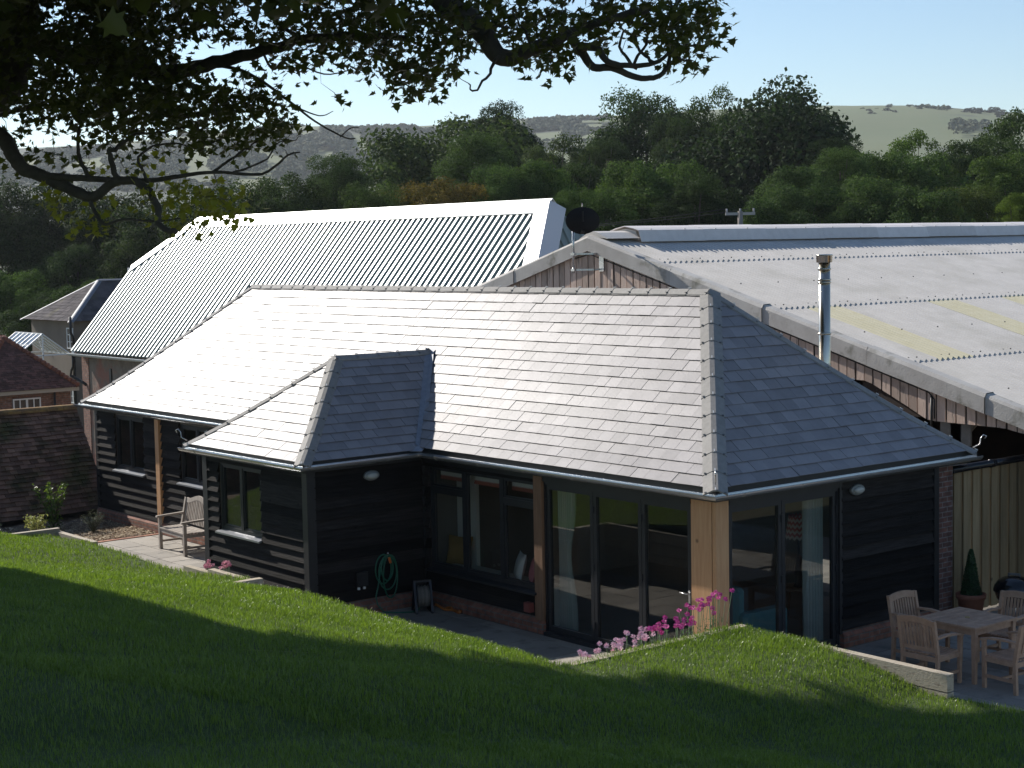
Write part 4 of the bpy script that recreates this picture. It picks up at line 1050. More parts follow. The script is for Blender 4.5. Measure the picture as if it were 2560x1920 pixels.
def cottage_window(parent, axis, fixed, out, s, e, lo, hi, nb, rows):
    g = MB(); k = 0.05
    bar(g, axis, s, s + k, fixed, fixed + out * 0.05, lo, hi); bar(g, axis, e - k, e, fixed, fixed + out * 0.05, lo, hi); bar(g, axis, s + k, e - k, fixed, fixed + out * 0.05, lo, lo + k); bar(g, axis, s + k, e - k, fixed, fixed + out * 0.05, hi - k, hi)
    for i in range(1, nb):
        x = s + (e - s) * i / nb; w_ = 0.04 if (nb % 2 == 0 and i == nb // 2) else 0.02; bar(g, axis, x - w_, x + w_, fixed, fixed + out * 0.045, lo + k, hi - k)
    for i in range(1, rows):
        z = lo + (hi - lo) * i / rows; bar(g, axis, s + k, e - k, fixed, fixed + out * 0.04, z - 0.015, z + 0.015)
    f = part(g, 'window', M_WHITE, parent)
    g = MB(); bar(g, axis, s + k, e - k, fixed + out * 0.01, fixed + out * 0.016, lo + k, hi - k); part_sub(g, 'pane', M_PANE, f)
cottage_window(fh, 'y', 17.99, -1, 58.95 + .72, 60.35, 1.2, 2.2, 2, 3)
cottage_window(fh, 'y', 17.99, -1, 59.65, 60.2, -1.4, -0.4, 2, 3)
g = MB(); g.tube([(17.6, 59.1, 2.75), (17.6, 59.1, 2.0), (17.9, 59.5, 1.7), (17.93, 59.62, -2.5)], 0.07, 8); part(g, 'downpipe', M_DARK, fh)

# ================================================================== SMALL BRICK OUTBUILDING, RED TILES
bo = thing('brick_outbuilding', 'small brick building with a hipped red clay tile roof and a white framed window', 'outbuilding', (10.1, 48, -3))
bx0, bx1, by0, bE, bR = 7.7, 11.9, 45.7, 0.60, 2.5; bh = 2.1; bk = (bR - bE) / bh
g = MB(); g.box((7.95, 45.95, -3.2), (11.65, 56, 0.55)); part(g, 'brick_wall', brick_mat('old_red_brick', (0.19, 0.09, 0.06), (0.27, 0.13, 0.09), (0.2, 0.16, 0.13), bw=0.24, bh=0.08, ms=0.012), bo)
g = MB(); B1 = lambda u, t: Vector((u, by0 + t, bE + bk * t)); B2 = lambda u, t: Vector((bx0 + t, u, bE + bk * t)); B3 = lambda u, t: Vector((bx1 - t, u, bE + bk * t))
tile_roof(g, [[(1, -1, -bx0), (-1, -1, bx1), (0, -1, bh)]], bx0, bx1, bh, 0.085, 0.18, B1, 51, thick=0.014, wob=0.01)
tile_roof(g, [[(1, -1, -by0), (0, -1, bh)]], by0, 53, bh, 0.085, 0.18, B2, 52, thick=0.014, wob=0.01)
g.add([(bx1, by0, bE), (bx1, 54, bE), (bx1 - bh, 54, bR), (bx1 - bh, by0 + bh, bR)], [(0, 1, 2, 3)]); g.add([(bx0, by0, bE - .02), (bx1, by0, bE - .02), (bx1 - bh, by0 + bh, bR - .02)], [(0, 1, 2)]); g.add([(bx0, by0, bE - .02), (bx0 + bh, by0 + bh, bR - .02), (bx0 + bh, 54, bR - .02), (bx0, 54, bE - .02)], [(0, 1, 2, 3)])
part(g, 'red_tiled_roof', pm('red_clay_tile', (0.085, 0.04, 0.03), (0.14, 0.066, 0.05), scale=2.5, rough=0.9, tvar=0.4, c3=(0.3, 0.26, 0.2), c3scale=6, c3lo=0.68, c3hi=0.72), bo)
g = MB()
for (a, b) in (((bx0, by0, bE), (bx0 + bh, by0 + bh, bR)), ((bx1, by0, bE), (bx1 - bh, by0 + bh, bR)), ((bx1 - bh, by0 + bh, bR), (bx1 - bh, 54, bR))):
    a = Vector(a); b = Vector(b); n_ = int((b - a).length / 0.17)
    for i in range(n_):
        p = a + (b - a) * ((i + 0.2) / n_); q = a + (b - a) * ((i + 1.25) / n_); g.tube([p + up * 0.0, q - up * 0.0], [0.12, 0.085], 8, tint=r.random())
part(g, 'bonnet_tiles', pm('bonnet_clay', (0.17, 0.065, 0.04), (0.24, 0.1, 0.06), scale=5, rough=0.9, tvar=0.3), bo)
cottage_window(bo, 'x', 45.93, -1, 9.3, 10.4, -0.25, 0.25, 4, 1)
g = MB(); g.box((7.7, 45.72, 0.42), (11.9, 45.78, 0.56)); part(g, 'fascia', pm('cream_fascia', (0.4, 0.36, 0.3), rough=0.8), bo)
g = MB(); g.tube([(10.95, 45.85, 0.55), (10.95, 45.85, -2.5)], 0.04, 8); part(g, 'downpipe', M_DARK, bo)
# greenhouse
gh = thing('greenhouse', 'white framed greenhouse with a glazed pitched roof behind the brick outbuilding', 'greenhouse', (15.5, 56.5, -3))
g = MB()
for i in range(7):
    y = 57.0 + i * 0.5; g.beam((14.0, y, 1.15), (15.3, y, 2.12), 0.05, 0.05); g.beam((15.3, y, 2.12), (16.6, y, 1.15), 0.05, 0.05); g.beam((14.0, y, -1), (14.0, y, 1.15), 0.05, 0.05)
for (x, z) in ((14.0, 1.15), (15.3, 2.12), (16.6, 1.15), (14.65, 1.63)): g.beam((x, 57.0, z), (x, 60.0, z), 0.06, 0.06)
for y in (57.0, 60.0): g.beam((14, y, 1.15), (16.6, y, 1.15), 0.05, 0.05); g.beam((15.3, y, -1), (15.3, y, 2.12), 0.05, 0.05)
part(g, 'frame', M_WHITE, gh)
g = MB(); n1 = Vector((-0.6, 0, 0.8)) * 0.006
for i in range(6):
    y = 57.03 + i * 0.5
    for (xa, za, xb_, zb_) in ((14.03, 1.16, 15.28, 2.1), (16.57, 1.16, 15.32, 2.1)): g.hexa([(xa, y, za), (xa, y + .44, za), (xb_, y + .44, zb_), (xb_, y, zb_), (xa, y, za + .006), (xa, y + .44, za + .006), (xb_, y + .44, zb_ + .006), (xb_, y, zb_ + .006)])
    g.box((14.0, y, -1), (14.006, y + .44, 1.12))
part(g, 'glazing', GLASS, gh)
# utility pole behind the barn
up_ = thing('utility_pole', 'wooden power pole with a crossarm standing before the dark trees', 'utility pole', (39.2, 36.5, -3))
g = MB(); g.tube([(39.2, 36.5, -3), (39.2, 36.5, 7.03)], [0.17, 0.12], 10); part(g, 'pole', pm('grey_pole_wood', (0.18, 0.16, 0.14), (0.25, 0.22, 0.2), scale=3, rough=0.9), up_)
g = MB(); g.beam((39.2 - .5, 36.5 + .42, 6.92), (39.2 + .5, 36.5 - .42, 6.92), 0.12, 0.12)
for s in (-1, 0, 1): g.tube([(39.2 + .46 * s, 36.5 - .38 * s, 6.95), (39.2 + .46 * s, 36.5 - .38 * s, 7.15)], 0.05, 6)
part(g, 'crossarm', pm('pale_crossarm', (0.35, 0.34, 0.33), rough=0.8), up_)
for s in (-1, 1):
    g = MB(); a = Vector((39.2 + .46 * s, 36.5 - .38 * s, 7.15)); pts = [a + Vector((-0.4, 0.9, 0)) * 24 * q + up * (-0.7 * 4 * q * (1 - q) * 1.0) for q in [i / 12 for i in range(13)]]; g.tube(pts, 0.018, 4); part(g, 'wire', M_DARK, up_)

# ================================================================== RIGHT HAND PATIO: PIER, FENCE, POT, BARBECUE
g = MB(); g.box((4.602, -0.05, 0), (4.935, 0.25, 2.33)); lone(g, 'brick_pier', brick_mat('pier_brick', (0.11, 0.055, 0.045), (0.19, 0.085, 0.06), (0.20, 0.18, 0.165), ms=0.008), 'narrow old brick pier between the black wall and the timber fence', 'pier', base=(4.77, 0.1, 0))
fence = thing('timber_fence', 'tall close boarded fence of vertical green treated planks behind the topiary', 'fence', (6.9, 0.14, 0))
g = MB(); x = 4.94; i = 0
while x < 9.2:
    if i % 2 == 0: g.box((x, 0.10, 0.02), (x + 0.15, 0.122, 2.19), r.random()); x += 0.115
    else: g.box((x, 0.135, 0.02), (x + 0.15, 0.157, 2.19), r.random()); x += 0.12
    i += 1
part(g, 'planks', pm('treated_softwood', (0.23, 0.17, 0.09), (0.35, 0.26, 0.15), scale=2.6, stretch=(5, 5, 0.6), rough=0.85, bump=0.15, bscale=10, tvar=0.3, knots=((0.07, 0.05, 0.028), 2.0, 0.09, 1)), fence)
g = MB(); g.box((4.95, 0.16, 0.3), (9.2, 0.2, 0.4)); g.box((4.95, 0.16, 1.8), (9.2, 0.2, 1.9)); part(g, 'rail', M_OAKD, fence)
g = MB(); g.tube([(5.0, 0.02, 2.24), (9.2, 0.02, 2.27)], 0.055, 12); 
for x in (5.95, 6.0, 7.6): g.tube([(x, 0.02, 2.247), (x + 0.05, 0.02, 2.247)], 0.064, 12)
lone(g, 'rainwater_pipe', pm('black_gloss_pipe', (0.01, 0.01, 0.012), rough=0.22), 'glossy black rainwater pipe running level along the top of the fence', 'pipe', base=(5.0, 0.02, 2.24))
pot = thing('plant_pot', 'round terracotta pot with a thick rim in front of the timber fence', 'plant pot', (5.0, -0.33, 0))
M_TERRA = pm('terracotta', (0.22, 0.085, 0.05), (0.29, 0.12, 0.075), scale=6, rough=0.85, bump=0.1)
g = MB(); g.lathe([(0.0, 0.0), (0.14, 0.0), (0.195, 0.37), (0.215, 0.375), (0.222, 0.44), (0.205, 0.45), (0.19, 0.41), (0.0, 0.40)], (5.0, -0.33, 0), 32); part(g, 'pot_body', M_TERRA, pot)
g = MB(); g.lathe([(0.186, 0.412), (0.1, 0.425), (0.0, 0.42)], (5.0, -0.33, 0), 16); part(g, 'compost', M_SOIL, pot)
def leaf_cloud(name, n, fn, size, mat, parent=None, seed=1, base=(0, 0, 0), aspect=0.5, up_bias=0.2, flat=False):
    """many small leaf faces; fn(rng,n) -> positions, outward normals"""
    rg = np.random.default_rng(seed); P_, N_ = fn(rg, n)
    n = len(P_)
    v = rg.normal(size=(n, 3)); v = N_ * 0.9 + v * 0.7; v[:, 2] += up_bias; v /= np.linalg.norm(v, axis=1)[:, None]
    a = np.cross(v, rg.normal(size=(n, 3))); a /= np.linalg.norm(a, axis=1)[:, None]; b = np.cross(v, a)
    s = size * (0.6 + 0.8 * rg.random(n))[:, None]
    V_ = np.stack([P_ - a * s, P_ + b * s * aspect, P_ + a * s, P_ - b * s * aspect], 1).reshape(-1, 3) - np.array(base)
    o = npmesh(name, V_, [np.arange(n * 4).reshape(-1, 4)], mat, tint=np.clip(rg.random(n), 0, 1))
    if parent is not None: o.parent = parent
    return o
def cone_fn(c, h, r0, r1):
    def f(rg, n):
        t = rg.random(n) ** 1.3; a = rg.uniform(0, 6.283, n); rad = (r0 * (1 - t) + r1 * t) * np.sqrt(1 - (t > .9) * (t - .9) * 6) * (0.82 + 0.2 * rg.random(n)) * (1 + .06 * np.sin(a * 5 + t * 9))
        P_ = np.stack([c[0] + rad * np.cos(a), c[1] + rad * np.sin(a), c[2] + t * h], 1); return P_, np.stack([np.cos(a), np.sin(a), np.full(n, .25)], 1)
    return f
M_BOX = pm('box_foliage', (0.012, 0.035, 0.010), tint_to=(0.035, 0.085, 0.02), rough=0.55, trans=0.2)
topi = thing('box_topiary', 'dark green clipped box cone growing in the terracotta pot', 'topiary', (5.0, -0.33, 0.42))
leaf_cloud('foliage', 5200, cone_fn((5.0, -0.33, 0.44), 0.66, 0.15, 0.03), 0.014, M_BOX, topi, 4, base=(5.0, -0.33, 0.42))
g = MB(); g.tube([(5, -.33, .41), (5, -.33, 1.0)], [0.1, 0.015], 10); part(g, 'stem', pm('dark_leaf_core', (0.01, 0.02, 0.008), rough=0.9), topi)
bb = thing('kettle_barbecue', 'black kettle barbecue with a domed lid beside the timber fence', 'barbecue', (4.98, -1.08, 0))
M_ENAMEL = pm('black_enamel', (0.008, 0.008, 0.009), rough=0.16, spec=0.6)
bc = (4.98, -1.08, 0)
g = MB(); g.lathe([(0.0, .36), (.10, .37), (.19, .42), (.25, .50), (.28, .60), (.285, .60), (.27, .6), (0, .58)], bc, 32); part(g, 'bowl', M_ENAMEL, bb)
g = MB(); g.lathe([(.292, .598), (.292, .622), (.275, .68), (.23, .745), (.16, .79), (.07, .81), (0, .813)], bc, 32); g.tube([(bc[0] - .29, bc[1], .6), (bc[0] - .335, bc[1] + .03, .57)], 0.014, 6); part(g, 'lid', M_ENAMEL, bb)
g = MB(); g.beam((4.95, -1.01, .84), (5.01, -1.15, .84), 0.05, 0.025); g.beam((4.95, -1.01, .80), (4.95, -1.01, .85), .03, .012, up=(1, 0, 0)); g.beam((5.01, -1.15, .80), (5.01, -1.15, .85), .03, .012, up=(1, 0, 0)); part(g, 'lid_handle', pm('grey_handle', (0.12, 0.12, 0.12), rough=0.4), bb)
for a in (0.5, 2.6, 4.7):
    g = MB(); g.tube([(bc[0] + .17 * math.cos(a), bc[1] + .17 * math.sin(a), .42), (bc[0] + .26 * math.cos(a), bc[1] + .26 * math.sin(a), .0)], .012, 8); part(g, 'leg', M_GALV, bb)

# ================================================================== TEAK TABLE AND CHAIRS
M_TEAK = pm('weathered_teak', (0.40, 0.235, 0.145), (0.52, 0.33, 0.22), scale=5, stretch=(2, 2, 2), rough=0.7, bump=0.08, bscale=20, tvar=0.15)
tb = thing('garden_table', 'square slatted teak garden table with a parasol hole ringed by four chairs', 'table', (0, 0, 0))
g = MB(); h_ = 0.45
g.box((-h_, -h_, .705), (-h_ + .07, h_, .735)); g.box((h_ - .07, -h_, .705), (h_, h_, .735)); g.box((-h_ + .07, -h_, .705), (h_ - .07, -h_ + .07, .735)); g.box((-h_ + .07, h_ - .07, .705), (h_ - .07, h_, .735))
g.box((-.04, -h_ + .07, .704), (.04, h_ - .07, .7345)); g.box((-h_ + .07, -.035, .703), (-.04, .035, .7342)); g.box((.04, -.035, .703), (h_ - .07, .035, .7342))
for qx, sx in ((-h_ + .07, 1), (.04, 1)):
    for qy in (-h_ + .07, .035):
        for i in range(5):
            y = qy + i * 0.0692; g.box((qx, y + .003, .708), (qx + .34, y + .066, .733), r.random())
tp = part(g, 'tabletop', M_TEAK, tb)
g = MB(); g.lathe([(.018, .735), (.035, .735), (.035, .739), (.018, .739), (.018, .735)], (0, 0, 0), 16); part(g, 'parasol_ring', pm('brass', (0.5, 0.36, 0.14), rough=0.35, metal=0.9), tp)
g = MB()
for s in (-1, 1): g.box((-h_ + .05, s * (h_ - .055) - .011, .62), (h_ - .05, s * (h_ - .055) + .011, .7)); g.box((s * (h_ - .055) - .011, -h_ + .07, .621), (s * (h_ - .055) + .011, h_ - .07, .699))
part(g, 'apron', M_TEAK, tb)
for sx in (-1, 1):
    for sy in (-1, 1):
        g = MB(); x, y = sx * (h_ - .045), sy * (h_ - .045); g.hexa([(x - .024, y - .024, 0), (x + .024, y - .024, 0), (x + .024, y + .024, 0), (x - .024, y + .024, 0), (x - .032, y - .032, .704), (x + .032, y - .032, .704), (x + .032, y + .032, .704), (x - .032, y + .032, .704)]); part(g, 'leg', M_TEAK, tb)
tb.location = (2.6, -2.0, 0)
def make_chair(label):
    t = thing('teak_armchair', label, 'chair', (0, 0, 0), 0, 'teak armchairs round the table')
    for s in (-1, 1):
        g = MB(); y = s * .262; g.hexa([(.215, y - .02, 0), (.262, y - .02, 0), (.262, y + .02, 0), (.215, y + .02, 0), (.225, y - .024, .62), (.272, y - .024, .62), (.272, y + .024, .62), (.225, y + .024, .62)]); part(g, 'leg', M_TEAK, t)
        g = MB(); g.prism([(-.27, y - .022, 0), (-.225, y - .022, 0), (-.205, y - .022, .40), (-.30, y - .022, .885), (-.345, y - .022, .885), (-.255, y - .022, .40)], (0, .044, 0)); part(g, 'leg', M_TEAK, t)
        g = MB(); g.prism([(-.29, y - .03, .64), (-.28, y - .03, .665), (-.05, y - .03, .678), (.15, y - .03, .662), (.30, y - .03, .625), (.295, y - .03, .60), (.15, y - .03, .635), (-.05, y - .03, .65)], (0, .06, 0)); part(g, 'armrest', M_TEAK, t)
    g = MB()
    for i in range(10):
        y = -.235 + i * .0522; g.prism([(-.215, y - .017, .425), (.0, y - .017, .412), (.24, y - .017, .428), (.262, y - .017, .415), (.24, y - .017, .41), (0, y - .017, .396), (-.215, y - .017, .408)], (0, .034, 0), r.random())
    part(g, 'seat', M_TEAK, t)
    g = MB(); g.box((.222, -.238, .345), (.246, .238, .407)); g.box((-.25, -.24, .34), (-.228, .24, .405))
    for s in (-1, 1): g.box((-.205, s * .262 - .012, .345), (.22, s * .262 + .012, .405)); g.box((-.22, s * .262 - .012, .14), (.222, s * .262 + .012, .18))
    g.box((-.015, -.25, .145), (.015, .25, .175)); part(g, 'seat_frame', M_TEAK, t)
    g = MB(); lean = lambda z: -.222 - (z - .40) * .195
    n_ = 10; tp_ = []
    for i in range(n_ + 1):      # arched top rail
        y = -.24 + .48 * i / n_; tp_.append((y, .885 + .03 * (1 - (y / .24) ** 2), .80 + .03 * (1 - (y / .24) ** 2)))
    for (y0, a0, b0), (y1, a1, b1) in zip(tp_, tp_[1:]):
        g.hexa([(lean(b0) - .02, y0, b0), (lean(b0) + .008, y0, b0), (lean(b1) + .008, y1, b1), (lean(b1) - .02, y1, b1), (lean(a0) - .02, y0, a0), (lean(a0) + .008, y0, a0), (lean(a1) + .008, y1, a1), (lean(a1) - .02, y1, a1)])
    g.beam((lean(.49) - .005, -.24, .49), (lean(.49) - .005, .24, .49), .025, .05)
    for i in range(9):
        y = -.205 + i * .05125; g.beam((lean(.51) - .006, y, .51), (lean(.82) - .006, y, .82), .014, .03, up=(0, 1, 0), tint=r.random())
    part(g, 'backrest', M_TEAK, t)
    return t
ch = make_chair('teak armchair with its slatted back to the lawn, nearest the sawn sleeper end')
for (x, y, a, lb) in ((2.62, -1.24, -92, 'teak armchair with its back against the black gable wall'),
                      (3.40, -2.02, 180, 'teak armchair in front of the black kettle barbecue'),
                      (2.40, -2.84, 86, 'teak armchair cut by the edge, its curved arm pointing at the table leg')):
    copy_tree(ch, (x, y, 0), R(a), lb)
ch.location = (1.87, -1.98, 0); ch.rotation_euler = (0, 0, R(2))
# ------------------------------------------------------------------ old bench by the wing
M_BENCH = pm('silvered_bench_wood', (0.26, 0.215, 0.18), (0.42, 0.37, 0.32), scale=5, rough=0.85, bump=0.15, bscale=20, tvar=0.2)
bn = thing('garden_bench', 'weathered silver wooden bench with a humped slatted back on the paving', 'bench', (0, 0, 0))
Wb = 0.58
for s in (-1, 1):
    y = s * (Wb - .03)
    g = MB(); g.box((-.28, y - .028, 0), (-.22, y + .028, .63)); part(g, 'leg', M_BENCH, bn)
    g = MB(); g.prism([(.20, y - .028, 0), (.26, y - .028, 0), (.24, y - .028, .42), (.34, y - .028, .93), (.29, y - .028, .95), (.18, y - .028, .42)], (0, .056, 0)); part(g, 'leg', M_BENCH, bn)
    g = MB(); g.prism([(-.33, y - .035, .615), (-.32, y - .035, .645), (.24, y - .035, .67), (.26, y - .035, .63)], (0, .07, 0)); part(g, 'armrest', M_BENCH, bn)
g = MB()
for i in range(7): x = -.28 + i * .073; g.box((x, -Wb + .03, .405), (x + .06, Wb - .03, .428), r.random())
part(g, 'seat', M_BENCH, bn)
g = MB(); g.box((-.265, -Wb + .06, .33), (-.24, Wb - .06, .40)); g.box((.19, -Wb + .06, .33), (.22, Wb - .06, .40))
for s in (-1, 1): g.box((-.22, s * (Wb - .03) - .015, .34), (.2, s * (Wb - .03) + .015, .40)); g.box((-.22, s * (Wb - .03) - .015, .13), (.2, s * (Wb - .03) + .015, .17))
part(g, 'seat_frame', M_BENCH, bn)
g = MB(); n_ = 20; lean = lambda z: .215 + (z - .42) * .19
tp_ = []
for i in range(n_ + 1):
    q = -1 + 2 * i / n_; y = q * (Wb - .06); tp_.append((y, .91 + .11 * (0.5 + 0.5 * math.cos(q * math.pi)) + .03 * abs(q) ** 3))
for (y0, a0), (y1, a1) in zip(tp_, tp_[1:]):
    g.hexa([(lean(a0 - .08) - .012, y0, a0 - .085), (lean(a0 - .08) + .02, y0, a0 - .085), (lean(a1 - .08) + .02, y1, a1 - .085), (lean(a1 - .08) - .012, y1, a1 - .085), (lean(a0) - .012, y0, a0), (lean(a0) + .02, y0, a0), (lean(a1) + .02, y1, a1), (lean(a1) - .012, y1, a1)])
for i in range(15):
    q = -.92 + 1.84 * i / 14; zt = .84 + .11 * (0.5 + 0.5 * math.cos(q * math.pi)); g.beam((lean(.47), q * (Wb - .06), .47), (lean(zt), q * (Wb - .06), zt), .014, .035, up=(0, 1, 0), tint=r.random())
part(g, 'backrest', M_BENCH, bn)
bn.location = (-.60, 13.42, 0); bn.rotation_euler = (0, 0, R(-3))
# folded stand leaning behind the bench end
g = MB(); g.beam((-.55, 12.62, .02), (-.25, 12.9, .42), .03, .02); g.beam((-.25, 12.45, .02), (-.2, 12.75, .45), .03, .02); g.beam((-.5, 12.5, .2), (-.25, 12.58, .22), .02, .03)
lone(g, 'folded_stand', M_GALV, 'thin folded metal stand leaning low on the wall beside the bench', 'stand', base=(-.4, 12.6, 0))

# ================================================================== WALL LIGHTS, TAP BOX, HOSE, REEL
def bulkhead(c, label, axis):
    t = thing('wall_light', label, 'wall light', c, 0, 'bulkhead lights under the eaves')
    cx, cy, cz = c; n_ = 20
    def ring(rx, rz_, d): return [(cx + rx * math.cos(a), cy - d, cz + rz_ * math.sin(a)) for a in [2 * math.pi * i / n_ for i in range(n_)]]
    def loft(rs_, smooth=True):
        g = MB(); vs = [p for q in rs_ for p in q]; fs = [(i * n_ + j, i * n_ + (j + 1) % n_, (i + 1) * n_ + (j + 1) % n_, (i + 1) * n_ + j) for i in range(len(rs_) - 1) for j in range(n_)]; fs.append(tuple((len(rs_) - 1) * n_ + j for j in range(n_)))
        g.add(vs, fs, smooth=smooth); return g
    part(loft([ring(.14, .075, 0), ring(.145, .08, .03), ring(.135, .07, .05), ring(.11, .055, .052)]), 'housing', pm('grey_cast_metal', (0.22, 0.23, 0.22), rough=0.5, metal=0.3), t)
    part(loft([ring(.105, .052, .05), ring(.10, .048, .08), ring(.06, .025, .10)]), 'lens', pm('frosted_lens', (0.42, 0.43, 0.40), rough=0.25, spec=0.6), t)
bulkhead((-1.05, 6.375, 2.17), 'oval grey bulkhead light on the dark wing wall above the hose', 'x')
bulkhead((2.74, -0.045, 2.2), 'oval grey bulkhead light on the black gable near the glass doors', 'x')
hb = thing('tap_box', 'small black outside tap box with two pale outlets on the wing wall', 'tap box', (-1.30, 6.36, .5))
g = MB(); g.box((-1.39, 6.30, .47), (-1.19, 6.38, .69)); g.box((-1.36, 6.29, .49), (-1.22, 6.299, .67)); part(g, 'box_body', M_DARK, hb)
for x in (-1.35, -1.25): 
    g = MB(); g.lathe([(.0, .42), (.022, .42), (.022, .455), (.0, .46)], (x, 6.33, 0), 10); part(g, 'outlet', M_WHITE, hb)
M_HOSE = pm('green_hose', (0.008, 0.11, 0.06), rough=0.35)
hs = thing('garden_hose', 'green garden hose hung in loose loops on the dark wing wall', 'hose', (-.8, 6.36, .9))
g = MB(); pts = []
hx, hz = -.83, .90
def loop(cx_, cz_, rx, rz_, ph, n_=26, y0=6.34, y1=6.33, tiltx=0.0):
    return [(cx_ + rx * math.sin(a) + tiltx * (math.cos(a) - 1) * -.5, y0 + (y1 - y0) * k / n_, cz_ + rz_ * math.cos(a)) for k, a in enumerate([ph + 2 * math.pi * i / n_ for i in range(n_ + 1)])]
pts += loop(hx - .05, hz - .22, .15, .23, 0); pts += loop(hx + .02, hz - .28, .17, .27, 0, y0=6.325, y1=6.315); pts += loop(hx + .07, hz - .35, .13, .34, 0, y0=6.31, y1=6.33)
pts += loop(hx - .0, hz - .2, .11, .2, 0, y0=6.3, y1=6.3)
g.tube(pts, .011, 8)
g.tube([(hx, 6.33, hz), (hx - .12, 6.31, hz - .2), (hx - .17, 6.3, hz - .42), (hx - .24, 6.28, hz - .62), (hx - .24, 6.24, hz - .74), (hx - .16, 6.18, hz - .86), (hx, 6.12, hz - .885), (hx + .2, 6.0, hz - .885), (hx + .3, 5.95, hz - .88), (hx + .36, 5.92, hz - .80), (hx + .40, 5.92, hz - .66)], .011, 8)
part(g, 'coil', M_HOSE, hs)
g = MB(); g.tube([(hx + .03, 6.29, hz - .04), (hx + .05, 6.28, hz - .13)], .02, 8); part(g, 'connector', pm('orange_plastic', (0.6, 0.14, 0.02), rough=0.4), hs)
g = MB(); g.tube([(hx, 6.38, hz + .01), (hx, 6.27, hz + .01), (hx, 6.27, hz + .05)], .01, 6); part(g, 'hook', M_GALV, hs)
rl = thing('hose_reel', 'black plastic hose reel wound with grey cable standing on the paving', 'hose reel', (-.42, 5.95, 0))
rc = Vector((-.42, 5.95, .24)); ax = Vector((0.75, -0.35, 0)).normalized(); px_ = Vector((-ax.y, ax.x, 0))
def disc_pts(c, rad, k=28): return [c + px_ * rad * math.cos(a) + up * rad * math.sin(a) for a in [2 * math.pi * i / k for i in range(k)]]
g = MB()
for s in (-1, 1): g.prism(disc_pts(rc + ax * (.1 * s) - ax * .006, .185), ax * .012)
g.prism(disc_pts(rc - ax * .1, .07), ax * .2); part(g, 'drum', M_DARK, rl)
g = MB()
for k in range(11): 
    c = rc + ax * (-.085 + k * .017); g.tube(disc_pts(c, .15 + .008 * (k % 3), 24) + [disc_pts(c, .15 + .008 * (k % 3), 24)[0]], .0085, 6, caps=False, tint=r.random())
part(g, 'wound_cable', pm('grey_hose', (0.20, 0.18, 0.15), rough=0.5, tvar=0.3), rl)
M_PLAS = pm('dark_plastic', (0.022, 0.022, 0.028), rough=0.45)
for s in (-1, 1):
    g = MB(); o = rc + ax * .125 * s
    g.beam(o - up * .24 - px_ * .17, o + up * .24, .03, .035, up=ax); g.beam(o - up * .24 + px_ * .17, o + up * .24, .03, .035, up=ax); g.beam(o - up * .225 - px_ * .19, o - up * .225 + px_ * .19, .035, .03); part(g, 'side_frame', M_PLAS, rl)
g = MB(); g.beam(rc + up * .24 - ax * .14, rc + up * .24 + ax * .14, .035, .03); part(g, 'handle', M_PLAS, rl)
g = MB(); g.tube([(-.18, 5.75, .03), (-.05, 5.7, .06), (-.1, 5.62, .05)], .02, 6); g.tube([(-.24, 5.86, .10), (-.16, 5.72, .025), (-.08, 5.60, .025), (-.02 - .1, 5.42, .025), (-.13, 5.36, .05)], [.022, .02, .024, .026, .03], 8)
lone(g, 'orange_clamp', pm('burnt_orange_plastic', (0.42, 0.13, 0.02), rough=0.5), 'bent orange plastic tube lying on the paving beside the reel', 'clamp', base=(-.12, 5.65, 0))
g = MB(); g.box((-.13, 3.66, .30), (-.045, 3.80, .44)); g.box((-.14, 3.67, .31), (-.13, 3.79, .43)); lone(g, 'red_junction_box', pm('dull_red_plastic', (0.20, 0.05, 0.04), rough=0.6), 'small dull red box fixed low on the wall by the brown post', 'junction box', base=(-.09, 3.73, .3))

# ================================================================== SEEN THROUGH THE GLASS
def cushion(c, w_, h, d, rz, mat, label, lean=0.25, name='cushion'):
    g = MB(); n_ = 10; vs = []; fs = []
    for s in (-1, 1):
        for i in range(n_ + 1):
            for j in range(n_ + 1):
                u = -1 + 2 * i / n_; v = -1 + 2 * j / n_; k = (1 - abs(u) ** 2.5) * (1 - abs(v) ** 2.5)
                e = 1 - 0.10 * (1 - abs(u) ** 1.5) if abs(v) > .5 else 1; e2 = 1 - 0.08 * (1 - abs(v)) if abs(u) > .5 else 1
                vs.append((s * d / 2 * max(k, 0) ** .6 + lean * (v * h / 2), u * w_ / 2 * e2, h / 2 + v * h / 2 * e))
    m_ = (n_ + 1) ** 2
    for s in (0, 1):
        for i in range(n_):
            for j in range(n_):
                a = s * m_ + i * (n_ + 1) + j; q = (a, a + n_ + 1, a + n_ + 2, a + 1); fs.append(q if s else q[::-1])
    g.add(vs, fs, smooth=True)
    o = g.build(name, mat); o.location = c; o.rotation_euler = (0, 0, rz); return tag(o, label, 'cushion', 'cushions behind the window')
cushion((.36, 6.0, .63), .46, .46, .16, R(20), pm('ochre_fabric', (0.34, 0.21, 0.07), (0.30, 0.18, 0.06), scale=20, rough=0.9), 'ochre yellow cushion on the seat behind the window nearest the wing')
cushion((.27, 4.36, .63), .40, .42, .14, R(-25), pm('white_linen', (0.72, 0.70, 0.64), rough=0.95), 'white linen cushion inside the window next to the pink one')
cushion((.27, 4.02, .63), .40, .44, .14, R(-35), pm('pink_fabric', (0.62, 0.2, 0.2), rough=0.95), 'rose pink cushion inside the window by the brown post')
M_BLIND = pm('blind_fabric', (0.62, 0.60, 0.54), rough=0.9)
